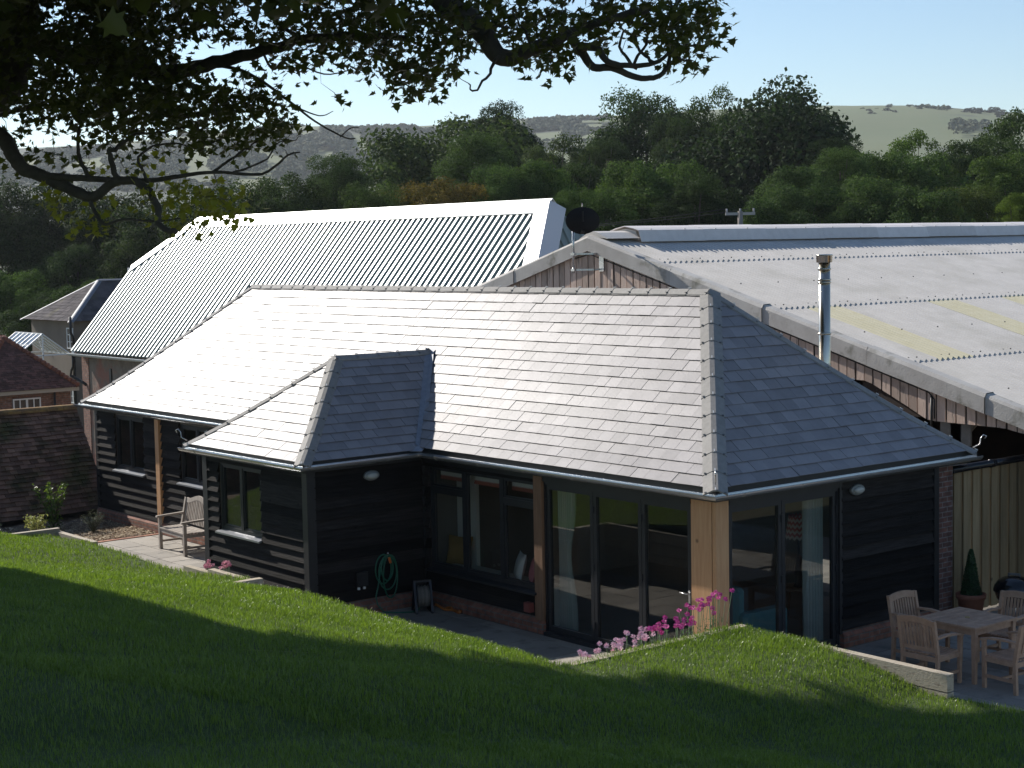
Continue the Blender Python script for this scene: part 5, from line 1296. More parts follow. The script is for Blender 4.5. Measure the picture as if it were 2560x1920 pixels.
for i, (a, b) in enumerate(((3.70, 4.37), (4.49, 5.30), (5.42, 6.17))):
    t = thing('roman_blind', ('cream blind with a patterned hem in the light beside the brown post', 'cream blind with a patterned hem at the top of the middle light', 'cream blind with a patterned hem in the light nearest the wing')[i], 'blind', (.16, (a + b) / 2, 1.9), 0, 'blinds in the wide window')
    g = MB(); g.box((.15, a, 2.07), (.17, b, 2.30)); g.box((.155, a + .005, 2.12), (.18, b - .005, 2.2)); part(g, 'blind_cloth', M_BLIND, t)
    g = MB(); y = a
    while y < b - .02:
        g.prism([(.148, y, 2.04), (.148, y + .02, 2.065), (.148, y, 2.09), (.148, y - .008, 2.065)], (.006, 0, 0)); g.prism([(.148, y + .014, 2.01), (.148, y + .034, 2.035), (.148, y + .014, 2.06), (.148, y + .004, 2.035)], (.006, 0, 0)); y += .028
    part(g, 'patterned_hem', pm('red_hem', (0.42, 0.13, 0.08), rough=0.9), t)
def curtain(axis, fixed, a0, a1, z0, z1, label, mat, waist=None, folds=7):
    g = MB(); n_ = 60; k = 12; vs = []
    for j in range(k + 1):
        v = j / k; z = z0 + (z1 - z0) * v
        for i in range(n_ + 1):
            u = i / n_; c_ = (a0 + a1) / 2; sc_ = 1.0
            if waist: q = (z - waist) / 0.45; sc_ = 1 - .45 * math.exp(-q * q); c_ += (a1 - c_) * (1 - sc_) * .8
            x = c_ + (u - .5) * (a1 - a0) * sc_; d = .045 * math.sin(u * folds * 2 * math.pi + .4 * math.sin(v * 3)) * (1.0)
            vs.append(wp(axis, x, fixed + d, z))
    g.add(vs, [(j * (n_ + 1) + i, j * (n_ + 1) + i + 1, (j + 1) * (n_ + 1) + i + 1, (j + 1) * (n_ + 1) + i) for j in range(k) for i in range(n_)], smooth=True)
    return lone(g, 'curtain', mat, label, 'curtain', 'curtains behind the glass doors', base=wp(axis, (a0 + a1) / 2, fixed, z0))
M_CURT = pm('pale_striped_curtain', (0.46, 0.45, 0.40), (0.27, 0.35, 0.32), scale=3, stretch=(1.5, 1.5, .02), rough=0.95)
curtain('y', .22, 3.02, 3.36, .04, 2.2, 'pale striped curtain tied back behind the folding door by the brown post', M_CURT, waist=1.15)
curtain('x', .24, 1.98, 2.34, .04, 2.2, 'pale blue green curtain hanging behind the gable door beside the boarded wall', M_CURT, folds=6)
lp = thing('table_lamp', 'table lamp with a red and cream zigzag shade seen through the gable door', 'lamp', (2.51, .8, .7))
g = MB(); n_ = 32; vs = []
mz_ = pm('zigzag_shade_cream', (0.62, 0.52, 0.42), rough=0.9); mr_ = pm('zigzag_shade_red', (0.45, 0.10, 0.08), rough=0.9)
for k in range(9):
    for j in range(n_): a = 2 * math.pi * j / n_; z = 1.43 + .32 * k / 8; rad = .19 - .05 * k / 8; vs.append((2.51 + rad * math.cos(a), .8 + rad * math.sin(a), z + (.035 if j % 2 else 0)))
g.v = vs
for k in range(8):
    for j in range(n_): g.f.append((k * n_ + j, k * n_ + (j + 1) % n_, (k + 1) * n_ + (j + 1) % n_, (k + 1) * n_ + j)); g.t.append(.5); g.smooth.append(False); g.mi.append(k % 2)
o = g.build('lamp_shade', None, lp, mats=[mz_, mr_])
g = MB(); g.lathe([(0, .74), (.09, .74), (.05, .8), (.07, .95), (.06, 1.1), (.015, 1.2), (.012, 1.5), (0, 1.5)], (2.51, .8, 0), 16); part(g, 'lamp_base', M_DARK, lp)
st = thing('side_table', 'dark round side table carrying the zigzag lamp indoors', 'side table', (2.51, .8, 0))
g = MB(); g.lathe([(0, .71), (.27, .71), (.27, .738), (0, .738)], (2.51, .8, 0), 24); part(g, 'tabletop', M_OAKD, st)
for a in (0.3, 2.4, 4.5): g = MB(); g.tube([(2.51 + .2 * math.cos(a), .8 + .2 * math.sin(a), .03), (2.51 + .12 * math.cos(a), .8 + .12 * math.sin(a), .71)], .018, 6); part(g, 'leg', M_OAKD, st)
ac = thing('armchair', 'turquoise upholstered armchair just inside the gable door', 'armchair', (1.25, .85, .03))
M_TURQ = pm('turquoise_fabric', (0.06, 0.17, 0.185), (0.08, 0.2, 0.215), scale=8, rough=0.9)
def soft(g, a, b, k=.05):
    (x0, y0, z0), (x1, y1, z1) = a, b
    A = [(x0 + k, y0, z0), (x1 - k, y0, z0), (x1, y0 + k, z0), (x1, y1 - k, z0), (x1 - k, y1, z0), (x0 + k, y1, z0), (x0, y1 - k, z0), (x0, y0 + k, z0)]
    g.prism(A, (0, 0, z1 - z0 - k)); cx, cy = (x0 + x1) / 2, (y0 + y1) / 2
    n2 = 8; B = [(p[0], p[1], z1 - k) for p in A]; C2 = [(cx + (p[0] - cx) * .88, cy + (p[1] - cy) * .88, z1) for p in A]
    g.add(B + C2, [(i, (i + 1) % 8, 8 + (i + 1) % 8, 8 + i) for i in range(8)] + [tuple(range(8, 16))])
g = MB(); soft(g, (1.0, .5, .12), (1.75, 1.2, .47)); part(g, 'seat', M_TURQ, ac)
g = MB(); soft(g, (.85, .45, .12), (1.05, 1.25, .98)); part(g, 'backrest', M_TURQ, ac)
for y in (.33, 1.2): g = MB(); soft(g, (.9, y, .12), (1.78, y + .17, .65)); part(g, 'armrest', M_TURQ, ac)
for x, y in ((.95, .42), (1.7, .42), (.95, 1.28), (1.7, 1.28)): g = MB(); g.tube([(x, y, .03), (x, y, .12)], .025, 8); part(g, 'leg', M_OAKD, ac)
cushion((1.22, .85, .47), .42, .40, .15, R(160), pm('cream_cushion', (0.66, 0.62, 0.55), rough=0.95), 'cream cushion on the turquoise armchair indoors')

# ================================================================== FLOWERS AND SHRUBS
M_STEM = pm('flower_stem', (0.05, 0.11, 0.03), rough=0.7)
def flower_plant(name, label, x, y, zb, blooms, mat, size, group, cat='flowers', seed=0, nleaf=60, spread=.12):
    t = thing(name, label, cat, (x, y, zb), 0, group); q = random.Random(seed + 77)
    g = MB()
    for (bx, by, bz) in blooms:
        gb = MB()
        g.tube([(x + (bx - x) * .1, y + (by - y) * .1, zb), (x + (bx - x) * .6, y + (by - y) * .5, zb + (bz - zb) * .6), (bx, by, bz)], .003, 4)
        n_ = Vector((q.uniform(-.5, .1) - .35, q.uniform(-.5, .1) - .35, .75)).normalized(); a1 = n_.orthogonal().normalized(); b1 = n_.cross(a1); c = Vector((bx, by, bz))
        for k in range(8):
            a = 2 * math.pi * k / 8 + q.random() * .3; d = a1 * math.cos(a) + b1 * math.sin(a); s_ = -a1 * math.sin(a) + b1 * math.cos(a)
            dr = n_ * q.uniform(-.006, .012)
            gb.add([c + d * .004, c + d * size * .6 + s_ * size * .33 + dr, c + d * size + s_ * size * .14 + dr, c + d * size - s_ * size * .14 + dr, c + d * size * .6 - s_ * size * .33 + dr], [(0, 1, 2, 3, 4)], q.random())
        gb.lathe([(.007, 0), (.006, .006), (0, .008)], c, 6, tint=0); part(gb, 'bloom', mat, t)
    part(g, 'stem', M_STEM, t)
    def f(rg, n):
        h = rg.random(n); P_ = np.stack([x + rg.normal(0, spread, n), y + rg.normal(0, spread * .6, n), zb + h * (blooms[0][2] - zb) * .85], 1); return P_, rg.normal(size=(n, 3)) * .3
    leaf_cloud('foliage', nleaf, f, .03, pm('feathery_leaf', (0.03, 0.075, 0.02), tint_to=(0.08, 0.16, 0.04), rough=0.6, trans=0.3), t, seed, base=(x, y, zb), aspect=.18)
MG = pm('magenta_petal', (0.55, 0.03, 0.22), tint_to=(0.75, 0.14, 0.42), rough=0.6, trans=0.3); PK = pm('pale_pink_petal', (0.78, 0.38, 0.50), tint_to=(0.88, 0.62, 0.70), rough=0.6, trans=0.3)
q = random.Random(9)
spots = [(-3.15, 1.10, PK, 6, 'pale pink'), (-2.72, 1.16, PK, 14, 'pale pink'), (-2.35, 1.18, PK, 10, 'blush pink'), (-2.0, 1.24, MG, 8, 'magenta'), (-1.7, 1.26, MG, 10, 'magenta'), (-1.42, 1.36, MG, 12, 'magenta'), (-1.12, 1.46, MG, 8, 'magenta')]
where = ['lowest at the far end of the sleeper top', 'in the densest pale clump over the sleeper', 'beside the densest pale clump', 'where the pale blooms turn deep pink', 'halfway up the rising row of blooms', 'in the dense clump before the oak post', 'tallest, in front of the oak corner post']
for i, (x, z, mt, nb, cn) in enumerate(spots):
    bl = [(x + q.gauss(0, .12), -1.06 + q.gauss(0, .06), z - .055 + q.gauss(0, .04)) for _ in range(int(nb * 1.4))]
    flower_plant('cosmos_plant', cn + ' daisy-like flowers ' + where[i], x, -1.05, 0.0, bl, mt, .034, 'flowers along the sleeper wall', seed=i, nleaf=420)
for i, (x, y, z, lb) in enumerate(((-3.0, 8.02, .80, 'pink flower head peeping over the lawn nearer the bench'), (-2.98, 7.55, .86, 'pink flower head beside the wing corner board'))):
    bl = [(x + q.gauss(0, .035), y + q.gauss(0, .05), z + q.gauss(0, .03)) for _ in range(9)]
    flower_plant('pink_flower', lb, x, y, 0.0, bl, pm('coral_pink_petal', (0.72, 0.16, 0.28), tint_to=(0.85, 0.4, 0.48), rough=0.6, trans=0.3), .034, 'pink flowers by the wing', seed=20 + i, nleaf=30)
def shrub(name, label, x, y, z, h, w_, n, size, mat, seed, stems=5, aspect=.45, cat='shrub'):
    t = thing(name, label, cat, (x, y, z)); q = random.Random(seed); g = MB(); tips = []
    for s in range(stems):
        a = 2 * math.pi * s / stems + q.random(); d = w_ * q.uniform(.3, 1); hh = h * q.uniform(.75, 1.0)
        p = [(x + d * math.cos(a) * k ** 1.2, y + d * math.sin(a) * k ** 1.2, z + hh * k) for k in (0, .35, .7, 1)]; g.tube(p, [.008, .007, .005, .003], 5); tips.append(p)
    part(g, 'stem', pm('green_brown_stem', (0.07, 0.06, 0.03), rough=0.8), t)
    def f(rg, n):
        i = rg.integers(0, stems, n); k = rg.random(n) ** .8; T = np.array(tips); seg = np.clip((k * 3).astype(int), 0, 2); fr = k * 3 - seg
        P_ = T[i, seg] * (1 - fr)[:, None] + T[i, seg + 1] * fr[:, None]; P_ = P_ + rg.normal(size=(n, 3)) * np.stack([size * 1.1 * np.ones(n) + .1 * w_ * (1 - k)] * 3, 1); return P_, rg.normal(size=(n, 3)) * .5
    leaf_cloud('foliage', n, f, size, mat, t, seed, base=(x, y, z), aspect=aspect, up_bias=.5)
M_LIME = pm('lime_leaf', (0.045, 0.10, 0.012), tint_to=(0.19, 0.27, 0.03), rough=0.45, trans=0.35)
shrub('leafy_shrub', 'bright green upright leafy shrub growing in front of the mossy tiled roof', -1.35, 17.75, 0.02, 1.0, .36, 900, .032, M_LIME, 3, stems=8)
shrub('low_shrub', 'small grey green mounded shrub in the straw mulch by the brick plinth', -.98, 16.65, 0.0, .42, .26, 900, .02, pm('grey_green_leaf', (0.04, 0.06, 0.03), tint_to=(0.2, 0.22, 0.13), rough=0.6, trans=0.2), 5, stems=14, aspect=.25)
shrub('yellow_plant', 'low yellow green frothy plant at the corner of the sleeper edging', -2.75, 15.3, 0.3, .42, .35, 500, .03, pm('acid_leaf', (0.18, 0.2, 0.04), tint_to=(0.5, 0.5, 0.16), rough=0.6, trans=0.3), 6, stems=12)
shrub('dark_plant', 'low dark leafy plant behind the sleeper edging at the photo border', -4.1, 14.6, 0.33, .48, .4, 600, .035, pm('dark_leaf', (0.02, 0.05, 0.02), tint_to=(0.05, 0.1, 0.03), rough=0.6, trans=0.2), 8, stems=10)

# ================================================================== TREES
FWD = Vector(MR[2]); RT = Vector(MR[0]); UPV = Vector(MR[1]); CV = Vector(CAM)
def along(dx, dy, depth):
    """a point at the given distance along the sight line of a garden survey mark (2212 x 1659 sheet)"""
    return CV + (FWD + RT * ((dx - 1106) / 3599.7) - UPV * ((dy - 829.5) / 3599.7)) * depth
def crown_mesh(name, seed, mat, n_lobes=34, leaves=9500, rx=1.0, rz=1.0, leaf=0.036, gap=0.0, lobe=(0.20, 0.36), low=-0.85, leaf_asp=0.7):
    """foliage of a unit crown (radius 1, centre 0): leaf-sized faces gathered on many lobes"""
    rg = np.random.default_rng(seed); c = []
    while len(c) < n_lobes:
        p = rg.normal(size=3); p /= np.linalg.norm(p); p *= rg.uniform(0.3, 0.84)
        if p[2] < low * 0.8: continue
        p[2] *= rz; p[0] *= rx; p[1] *= rx; c.append(p)
    c = np.array(c); rl = rg.uniform(lobe[0], lobe[1], n_lobes)
    li = rg.choice(n_lobes, leaves, p=rl ** 2 / np.sum(rl ** 2))
    d = rg.normal(size=(leaves, 3)); d /= np.linalg.norm(d, axis=1)[:, None]
    d[:, 2] = np.where(d[:, 2] < -0.3, -d[:, 2], d[:, 2])
    ra = rl[li] * (1 - 0.45 * rg.random(leaves) ** 2.2 + 0.16 * (rg.random(leaves) < .10))
    nz = 0.16 * np.sin(d[:, 0] * 7 + li) * np.sin(d[:, 1] * 6 + li * 2) * rl[li]
    P_ = c[li] + d * (ra + nz)[:, None]
    if gap: keep = rg.random(leaves) > gap * (np.sin(P_[:, 0] * 5 + seed) * np.sin(P_[:, 2] * 6) > .1); P_ = P_[keep]; d = d[keep]; li = li[keep]
    n = len(P_)
    nn_ = d * 0.8 + rg.normal(size=(n, 3)) * 0.65; nn_[:, 2] += .25; nn_ /= np.linalg.norm(nn_, axis=1)[:, None]
    a = np.cross(nn_, rg.normal(size=(n, 3))); a /= np.linalg.norm(a, axis=1)[:, None]; b = np.cross(nn_, a); s = (leaf * rg.uniform(.55, 1.3, n))[:, None]
    V_ = np.stack([P_ - a * s, P_ + b * s * leaf_asp - a * s * .2, P_ + a * s, P_ - b * s * leaf_asp + a * s * .2], 1).reshape(-1, 3)
    me_o = npmesh(name, V_, [np.arange(n * 4).reshape(-1, 4)], mat, tint=np.clip(.5 + .25 * rg.normal(size=n) + .16 * np.sin(li * 3.1), 0, 1))
    me = me_o.data; bpy.data.objects.remove(me_o); return me, c
M_TREE = pm('tree_foliage', (0.034, 0.050, 0.021), tint_to=(0.115, 0.15, 0.058), rough=0.8, spec=0.1, trans=0.3, trcol=(1.0, 1.1, 0.6), objcol=True)
M_BARK = pm('tree_bark', (0.06, 0.05, 0.04), (0.12, 0.10, 0.085), scale=6, rough=0.95, bump=0.6, bscale=10)
CROWNS = [crown_mesh('crown', 100 + i, M_TREE, nl, lv, rx, rz, lf, gp, lb) for i, (nl, lv, rx, rz, lf, gp, lb) in enumerate([
    (60, 42000, 1.0, 1.0, .020, 0, (.2, .34)), (50, 38000, 1.0, .95, .019, .25, (.15, .34)), (44, 30000, .9, 1.1, .020, .2, (.18, .32)), (72, 34000, 1.05, .92, .019, .15, (.15, .29)),
    (34, 13000, .85, 1.05, .021, .5, (.13, .25)), (64, 42000, 1.0, 1.0, .018, .2, (.13, .30))])]
CROWN_IDX = {'dome': 0, 'round': 1, 'tall': 2, 'ragged': 3, 'thin': 4, 'fine': 5}
def bg_tree(label, dx, top, halfw, depth, kind='round', colr=(1, 1, 1), bottom=None, cat='tree', group='trees beyond the buildings', zbase=-3.0, name='tree', seed=0):
    q = random.Random(seed * 7 + int(dx)); T = along(dx, top, depth); rad = halfw / 3599.7 * depth
    me, lc = CROWNS[CROWN_IDX[kind]]
    rad *= 1.36
    H = T.z - zbase; rzv = min(H / 1.9, rad * (1.12 if kind not in ('tall', 'thin') else 1.5)); cz = T.z - rzv * .97
    t = thing(name, label, cat, (T.x, T.y, zbase), q.uniform(0, 6.28), group)
    c = bpy.data.objects.new('crown', me); col.objects.link(c); c.parent = t; c.location = (0, 0, cz - zbase); c.scale = (rad * 1.08, rad * 1.08, rzv); c.color = (*colr, 1)
    g = MB(); h = cz - zbase; r0 = max(.16, rad * .05)
    g.tube([(0, 0, 0), (.1, .05, h * .5), (0, 0, h + rzv * .3)], [r0, r0 * .75, r0 * .3], 8)
    for p in lc[:14]:
        e = Vector((p[0] * rad, p[1] * rad, h + p[2] * rzv)); a = Vector((0.03, 0, h * q.uniform(.35, .8))); m2 = (a + e) / 2 + Vector((0, 0, -.06 * rad)); g.tube([a, m2, e], [r0 * .4, r0 * .25, r0 * .08], 5, caps=False)
    o = g.build('trunk', M_BARK); o.parent = t
    return t
DK = (.42, .5, .62); MD = (.8, .85, .8); GR = (1.05, 1.25, .8); RU = (1.75, .95, .62); LT = (1.25, 1.35, 1.0); GY = (.95, .95, .95)
TREES = [
 # dx, top, halfwidth, depth, kind, colour, label
 (955, 226, 170, 118, 'ragged', MD, 'broad dark tree rising above the ridge of the silver metal roof'),
 (1072, 218, 62, 122, 'round', DK, 'dark rounded crown behind the right shoulder of the broad tree'),
 (1395, 188, 105, 132, 'round', (.55, .68, .6), 'tall dark green tree standing clear of the hill above the satellite dish'),
 (1528, 196, 70, 128, 'tall', (.72, .85, .62), 'narrow tree between the two tallest dark crowns'),
 (1665, 194, 172, 120, 'dome', (.36, .46, .46), 'very dark massive domed tree, the biggest on the skyline'),
 (1408, 318, 98, 96, 'fine', GR, 'bright green round topped tree in front of the dark domed tree'),
 (1195, 262, 70, 110, 'thin', GY, 'thin crowned tree showing its branches against the hill'),
 (1262, 300, 38, 112, 'thin', GY, 'spindly tree beside the thin crowned one'),
 (1030, 272, 70, 104, 'ragged', (.85, 1.0, .75), 'mid green tree below the dark rounded crown'),
 (1150, 325, 80, 94, 'fine', (1.0, 1.2, .75), 'fresh green tree just above the metal roof ridge'),
 (1085, 352, 62, 92, 'round', (.9, 1.1, .8), 'green bushy tree beside the rust coloured one'),
 (965, 372, 82, 90, 'ragged', RU, 'rust tinged autumn tree above the silver roof'),
 (870, 392, 60, 92, 'ragged', (1.3, 1.0, .7), 'olive brown tree next to the rust coloured one'),
 (732, 322, 58, 100, 'ragged', (.75, .85, .75), 'greyish green tree standing alone against the pale field'),
 (800, 392, 70, 88, 'round', (.8, .9, .7), 'low rounded green tree above the metal roof'),
 (640, 362, 80, 96, 'ragged', (.65, .72, .62), 'dusky tree behind the bare hanging twigs'),
 (560, 385, 90, 88, 'round', (.55, .62, .5), 'dark tree behind the yellow lit sycamore leaves'),
 (1290, 395, 75, 88, 'fine', (.75, .95, .6), 'green tree directly behind the satellite dish'),
 (1236, 405, 45, 84, 'round', (.8, 1.0, .6), 'small green crown left of the satellite dish'),
 (1500, 372, 70, 92, 'round', (.5, .6, .5), 'shadowy tree at the foot of the dark domed tree'),
 (1590, 395, 90, 94, 'ragged', (.42, .5, .42), 'dark tree behind the power pole'),
 (1740, 350, 75, 90, 'fine', (.85, 1.0, .8), 'mid green tree with a pale leafy edge under the dome'),
 (1815, 320, 55, 92, 'ragged', (.95, 1.1, .85), 'light topped tree between dome and open hillside'),
 (1708, 400, 80, 84, 'round', (.7, .85, .7), 'low green tree behind the steel flue'),
 (1958, 268, 62, 100, 'thin', (1.3, 1.5, .8), 'wispy yellow green tree poking up before the hill'),
 (1950, 312, 100, 96, 'fine', (.95, 1.15, .8), 'broad soft green tree under the wispy crown'),
 (1885, 385, 75, 84, 'round', (.85, 1.0, .8), 'pale green tree low above the ridge vent'),
 (1985, 400, 85, 82, 'ragged', (.8, .95, .75), 'rounded grey green tree above the barn ridge'),
 (2168, 214, 82, 104, 'thin', (.75, .85, .75), 'tall open crowned tree at the right end of the skyline'),
 (2120, 292, 75, 100, 'ragged', (.7, .8, .7), 'leafy tree clasping the foot of the tall open one'),
 (2185, 325, 85, 90, 'ragged', (.9, 1.05, .65), 'olive green tree cut by the photo border'),
 (2085, 392, 75, 84, 'fine', (.95, .95, .6), 'dark green tree with browning leaves above the barn'),
 (2218, 415, 45, 74, 'fine', (1.4, 1.5, .6), 'small yellow green tree touching the barn roof end'),
 (455, 395, 90, 104, 'round', (.42, .48, .42), 'dark tree seen under the sycamore limb'),
 (350, 415, 100, 108, 'ragged', (.5, .55, .5), 'dark wooded crown left of the metal roof end'),
 (245, 405, 95, 112, 'round', (.38, .42, .38), 'dark crown behind the low sycamore bough'),
 (140, 395, 100, 114, 'ragged', (.42, .45, .42), 'brown green tree under the thick low limb'),
 (30, 380, 95, 112, 'round', (.38, .42, .40), 'dark tree at the left photo border'),
 (395, 520, 80, 104, 'round', (.35, .38, .33), 'black green tree behind the farmhouse ridge'),
 (290, 500, 75, 106, 'ragged', (.55, .6, .5), 'olive tree above the farmhouse roof'),
 (165, 505, 80, 108, 'fine', (.6, .7, .6), 'grey green tree left of the farmhouse'),
 (60, 500, 80, 110, 'round', (.4, .45, .4), 'gloomy tree in the middle of the left edge wood'),
 (20, 560, 75, 102, 'fine', (.85, 1.05, .6), 'fresher green bushy tree above the brick outbuilding'),
 (120, 600, 60, 100, 'fine', (.6, .75, .5), 'rounded green tree by the greenhouse'),
 (215, 585, 60, 98, 'fine', (.7, .85, .5), 'green tree directly behind the farmhouse'),
 (880, 292, 70, 128, 'ragged', (.6, .68, .6), 'dark tree filling in behind the left flank of the broad tree'),
 (1140, 300, 60, 126, 'round', (.55, .66, .55), 'dim tree behind the fresh green one over the silver ridge'),
 (1245, 340, 60, 108, 'ragged', (.6, .72, .55), 'dusky tree filling the gap under the spindly one'),
 (1310, 290, 50, 124, 'ragged', (.5, .6, .52), 'dark tree at the left foot of the tall dark green tree'),
 (1475, 250, 60, 126, 'round', (.5, .6, .5), 'dark tree in the notch beside the narrow tree'),
 (1580, 235, 60, 130, 'round', (.42, .52, .45), 'blackish tree joining the narrow tree to the great dome'),
 (1800, 300, 50, 112, 'ragged', (.5, .6, .5), 'dark tree spilling from the right side of the great dome'),
 (1862, 335, 50, 106, 'round', (.7, .85, .65), 'green tree in the dip before the wispy yellow green one'),
 (2050, 335, 50, 108, 'round', (.7, .85, .65), 'green tree in the dip before the tall open crowned one'),
 (700, 400, 90, 104, 'ragged', (.6, .68, .5), 'dull green tree at the foot of the lone greyish one'),
 (2290, 300, 95, 104, 'ragged', (.7, .8, .65), 'broad tree just past the tall open crowned one'),
 (2400, 330, 100, 98, 'fine', (.85, 1.0, .7), 'green tree beyond the right border'),
 (2540, 310, 110, 108, 'round', (.6, .72, .55), 'dark tree farthest along the belt to the right'),
 (75, 640, 60, 98, 'round', (.45, .55, .4), 'low dark bush by the greenhouse roof'),
]
for i, (dx, top, hw2, dp, kd, cl_, lb) in enumerate(TREES):
    if dx > 1700: top -= 12
    if dx < 500: cl_ = tuple(v * 1.2 for v in cl_)
    bg_tree(lb, dx, top, hw2, dp, kd, cl_, seed=i)
# small bushes dotted over the open hillside
M_HB = pm('hill_bush', (0.03, 0.04, 0.02), tint_to=(0.06, 0.075, 0.04), rough=0.9, objcol=True)
HBm, _ = crown_mesh('hill_bush', 300, M_HB, 9, 500, 1, .7, .13, 0, (.35, .55))
q = random.Random(4)
for i, (dx, dy) in enumerate([(1866, 243), (1880, 247), (1895, 243), (1915, 241), (1920, 247), (1926, 236), (1935, 249), (1967, 236), (1977, 241), (2007, 238), (2015, 242), (2030, 243), (2050, 242), (2085, 246), (2095, 245), (2105, 243), (2112, 247), (2120, 245), (2140, 246), (2150, 245), (2158, 252), (2168, 250), (1884, 251), (2045, 243)]):
    el = (533 + (1106 - dx) * 0.0187 - dy)   # height above the level line
    az = math.degrees(math.atan2((FWD + RT * ((dx - 1106) / 3599.7)).y, (FWD + RT * ((dx - 1106) / 3599.7)).x))
    d = (FWD + RT * ((dx - 1106) / 3599.7) - UPV * ((dy - 829.5) / 3599.7)); hl = math.hypot(d.x, d.y); rb = 1500
    for r2 in range(500, 1650, 15):
        if hill_h(r2, az) >= CAM[2] + d.z / hl * r2: rb = r2; break
    x, y = CAM[0] + d.x / hl * rb, CAM[1] + d.y / hl * rb; s_ = q.uniform(2.6, 4.2) * rb / 1400
    o = bpy.data.objects.new('hill_bush', HBm); col.objects.link(o); o.location = (x, y, hill_h(rb, az) + s_ * .3); o.scale = (s_ * 1.3, s_ * 1.3, s_ * .9); o.rotation_euler = (0, 0, q.uniform(0, 6)); o.color = (1, 1, 1, 1)
    tag(o, 'tiny dark bush dotted on the open grassy hillside on the right', 'bush', 'bushes scattered over the hillside')
# far woods on the hillsides
rg = np.random.default_rng(12); Vs = []; nW = 0
WOODS = [(47.5, 57.5, 950, 1380, 8000), (57, 70, 900, 1280, 5500), (36.5, 37.8, 1330, 1390, 60), (35.2, 36.4, 1050, 1180, 120), (41, 46, 700, 850, 500), (33, 41, 560, 640, 500), (58, 63, 1450, 1600, 140)]
cen = []
for (a0, a1, r0_, r1_, n) in WOODS:
    for _ in range(n):
        a = rg.uniform(a0, a1); r2 = rg.uniform(r0_, r1_)
        if noise.noise(Vector((a * .9, r2 * .008, 3))) < -.12: continue
        s_ = rg.uniform(1.5, 3.0) * r2 / 1200; cen.append((CAM[0] + r2 * math.cos(R(a)), CAM[1] + r2 * math.sin(R(a)), hill_h(r2, a) + s_ * .5, s_))
cen = np.array(cen); n = len(cen); kf = 26
d = rg.normal(size=(n, kf, 3)); d /= np.linalg.norm(d, axis=2)[:, :, None]; d[:, :, 2] = np.abs(d[:, :, 2]) * .9
P_ = (cen[:, None, :3] + d * cen[:, None, 3:4] * rg.uniform(.75, 1.05, (n, kf, 1))).reshape(-1, 3); dn = d.reshape(-1, 3) + rg.normal(size=(n * kf, 3)) * .4; dn /= np.linalg.norm(dn, axis=1)[:, None]
a = np.cross(dn, rg.normal(size=dn.shape)); a /= np.linalg.norm(a, axis=1)[:, None]; b = np.cross(dn, a); s = np.repeat(cen[:, 3] * .38, kf)[:, None]
V_ = np.stack([P_ - a * s, P_ + b * s, P_ + a * s, P_ - b * s], 1).reshape(-1, 3)
wd = npmesh('distant_woodland', V_, [np.arange(len(V_)).reshape(-1, 4)], pm('far_wood', (0.075, 0.09, 0.05), tint_to=(0.11, 0.125, 0.07), rough=0.95), tint=rg.random(len(P_)))
tag(wd, 'grey green woodland covering the far hillsides in patches', 'woodland', kind='stuff')

# ------------------------------------------------------------------ THE SYCAMORE OVERHEAD
syc = thing('sycamore_tree', 'great sycamore whose leafy boughs hang over the lawn and frame the top left', 'tree', (-8.6, 7.2, 2.1))
DS = 21.5
nodes = []      # (point, radius)
br = MB()
def limb(pts, r0, r1, dep, dvar=0.0, sub=5, wob=0.05, seed=0):
    """pts are survey marks (dx,dy) or (dx,dy,depth); returns resampled 3D polyline"""
    q = random.Random(seed + 500); W_ = []
    for i, p in enumerate(pts):
        d_ = p[2] if len(p) > 2 else dep + dvar * i / max(1, len(pts) - 1)
        W_.append(along(p[0], p[1], d_))
    out = []
    for i in range(len(W_) - 1):
        p0 = W_[max(i - 1, 0)]; p1 = W_[i]; p2 = W_[i + 1]; p3 = W_[min(i + 2, len(W_) - 1)]
        for k in range(sub):
            t = k / sub; out.append(0.5 * ((2 * p1) + (p2 - p0) * t + (2 * p0 - 5 * p1 + 4 * p2 - p3) * t * t + (3 * p1 - p0 - 3 * p2 + p3) * t ** 3) + Vector((q.gauss(0, 1), q.gauss(0, 1), q.gauss(0, 1))) * wob * r0)
    out.append(W_[-1]); n_ = len(out); rad = [r0 + (r1 - r0) * (i / (n_ - 1)) ** .85 for i in range(n_)]
    br.tube(out, rad, 10 if r0 > .06 else 6)
    for p, r_ in zip(out, rad): nodes.append((p, r_))
    return out
# trunk and main limbs
base_t = Vector((-8.6, 7.2, 1.7))
tk = MB(); fork = Vector((-8.5, 7.3, 6.2))
tk.tube([base_t + Vector((0, 0, -.3)), base_t + Vector((.02, 0, .5)), base_t + Vector((.05, .05, 2.4)), fork, Vector((-8.3, 7.0, 9.0)), Vector((-8.6, 6.6, 12.0)), Vector((-8.4, 6.8, 14.8))], [.66, .5, .44, .40, .30, .18, .06], 16)
for p, r_ in (((-8.5, 7.3, 6.2), .4), ((-8.3, 7, 9), .3), ((-8.6, 6.6, 12), .18), ((-8.4, 6.8, 14.8), .06)): nodes.append((Vector(p), r_))
part(tk, 'trunk', pm('sycamore_bark', (0.045, 0.038, 0.03), (0.09, 0.078, 0.062), scale=7, rough=0.95, bump=0.7, bscale=9), syc)
limb([(-260, 330, 22.2), (-80, 260, 21.8), (15, 170, 21.6), (38, 70, 21.5), (48, -60, 21.3), (60, -200, 21)], .30, .17, DS, seed=1)
limb([(-250, 20, 22), (-20, 60, 21.8), (106, 106, 21.6), (170, 124, 21.5), (301, 152, 21.2), (370, 156, 21), (460, 135, 20.8), (566, 110, 20.6), (655, 85, 20.4), (777, 76, 20.2), (880, 82, 20)], .17, .035, DS, seed=2)
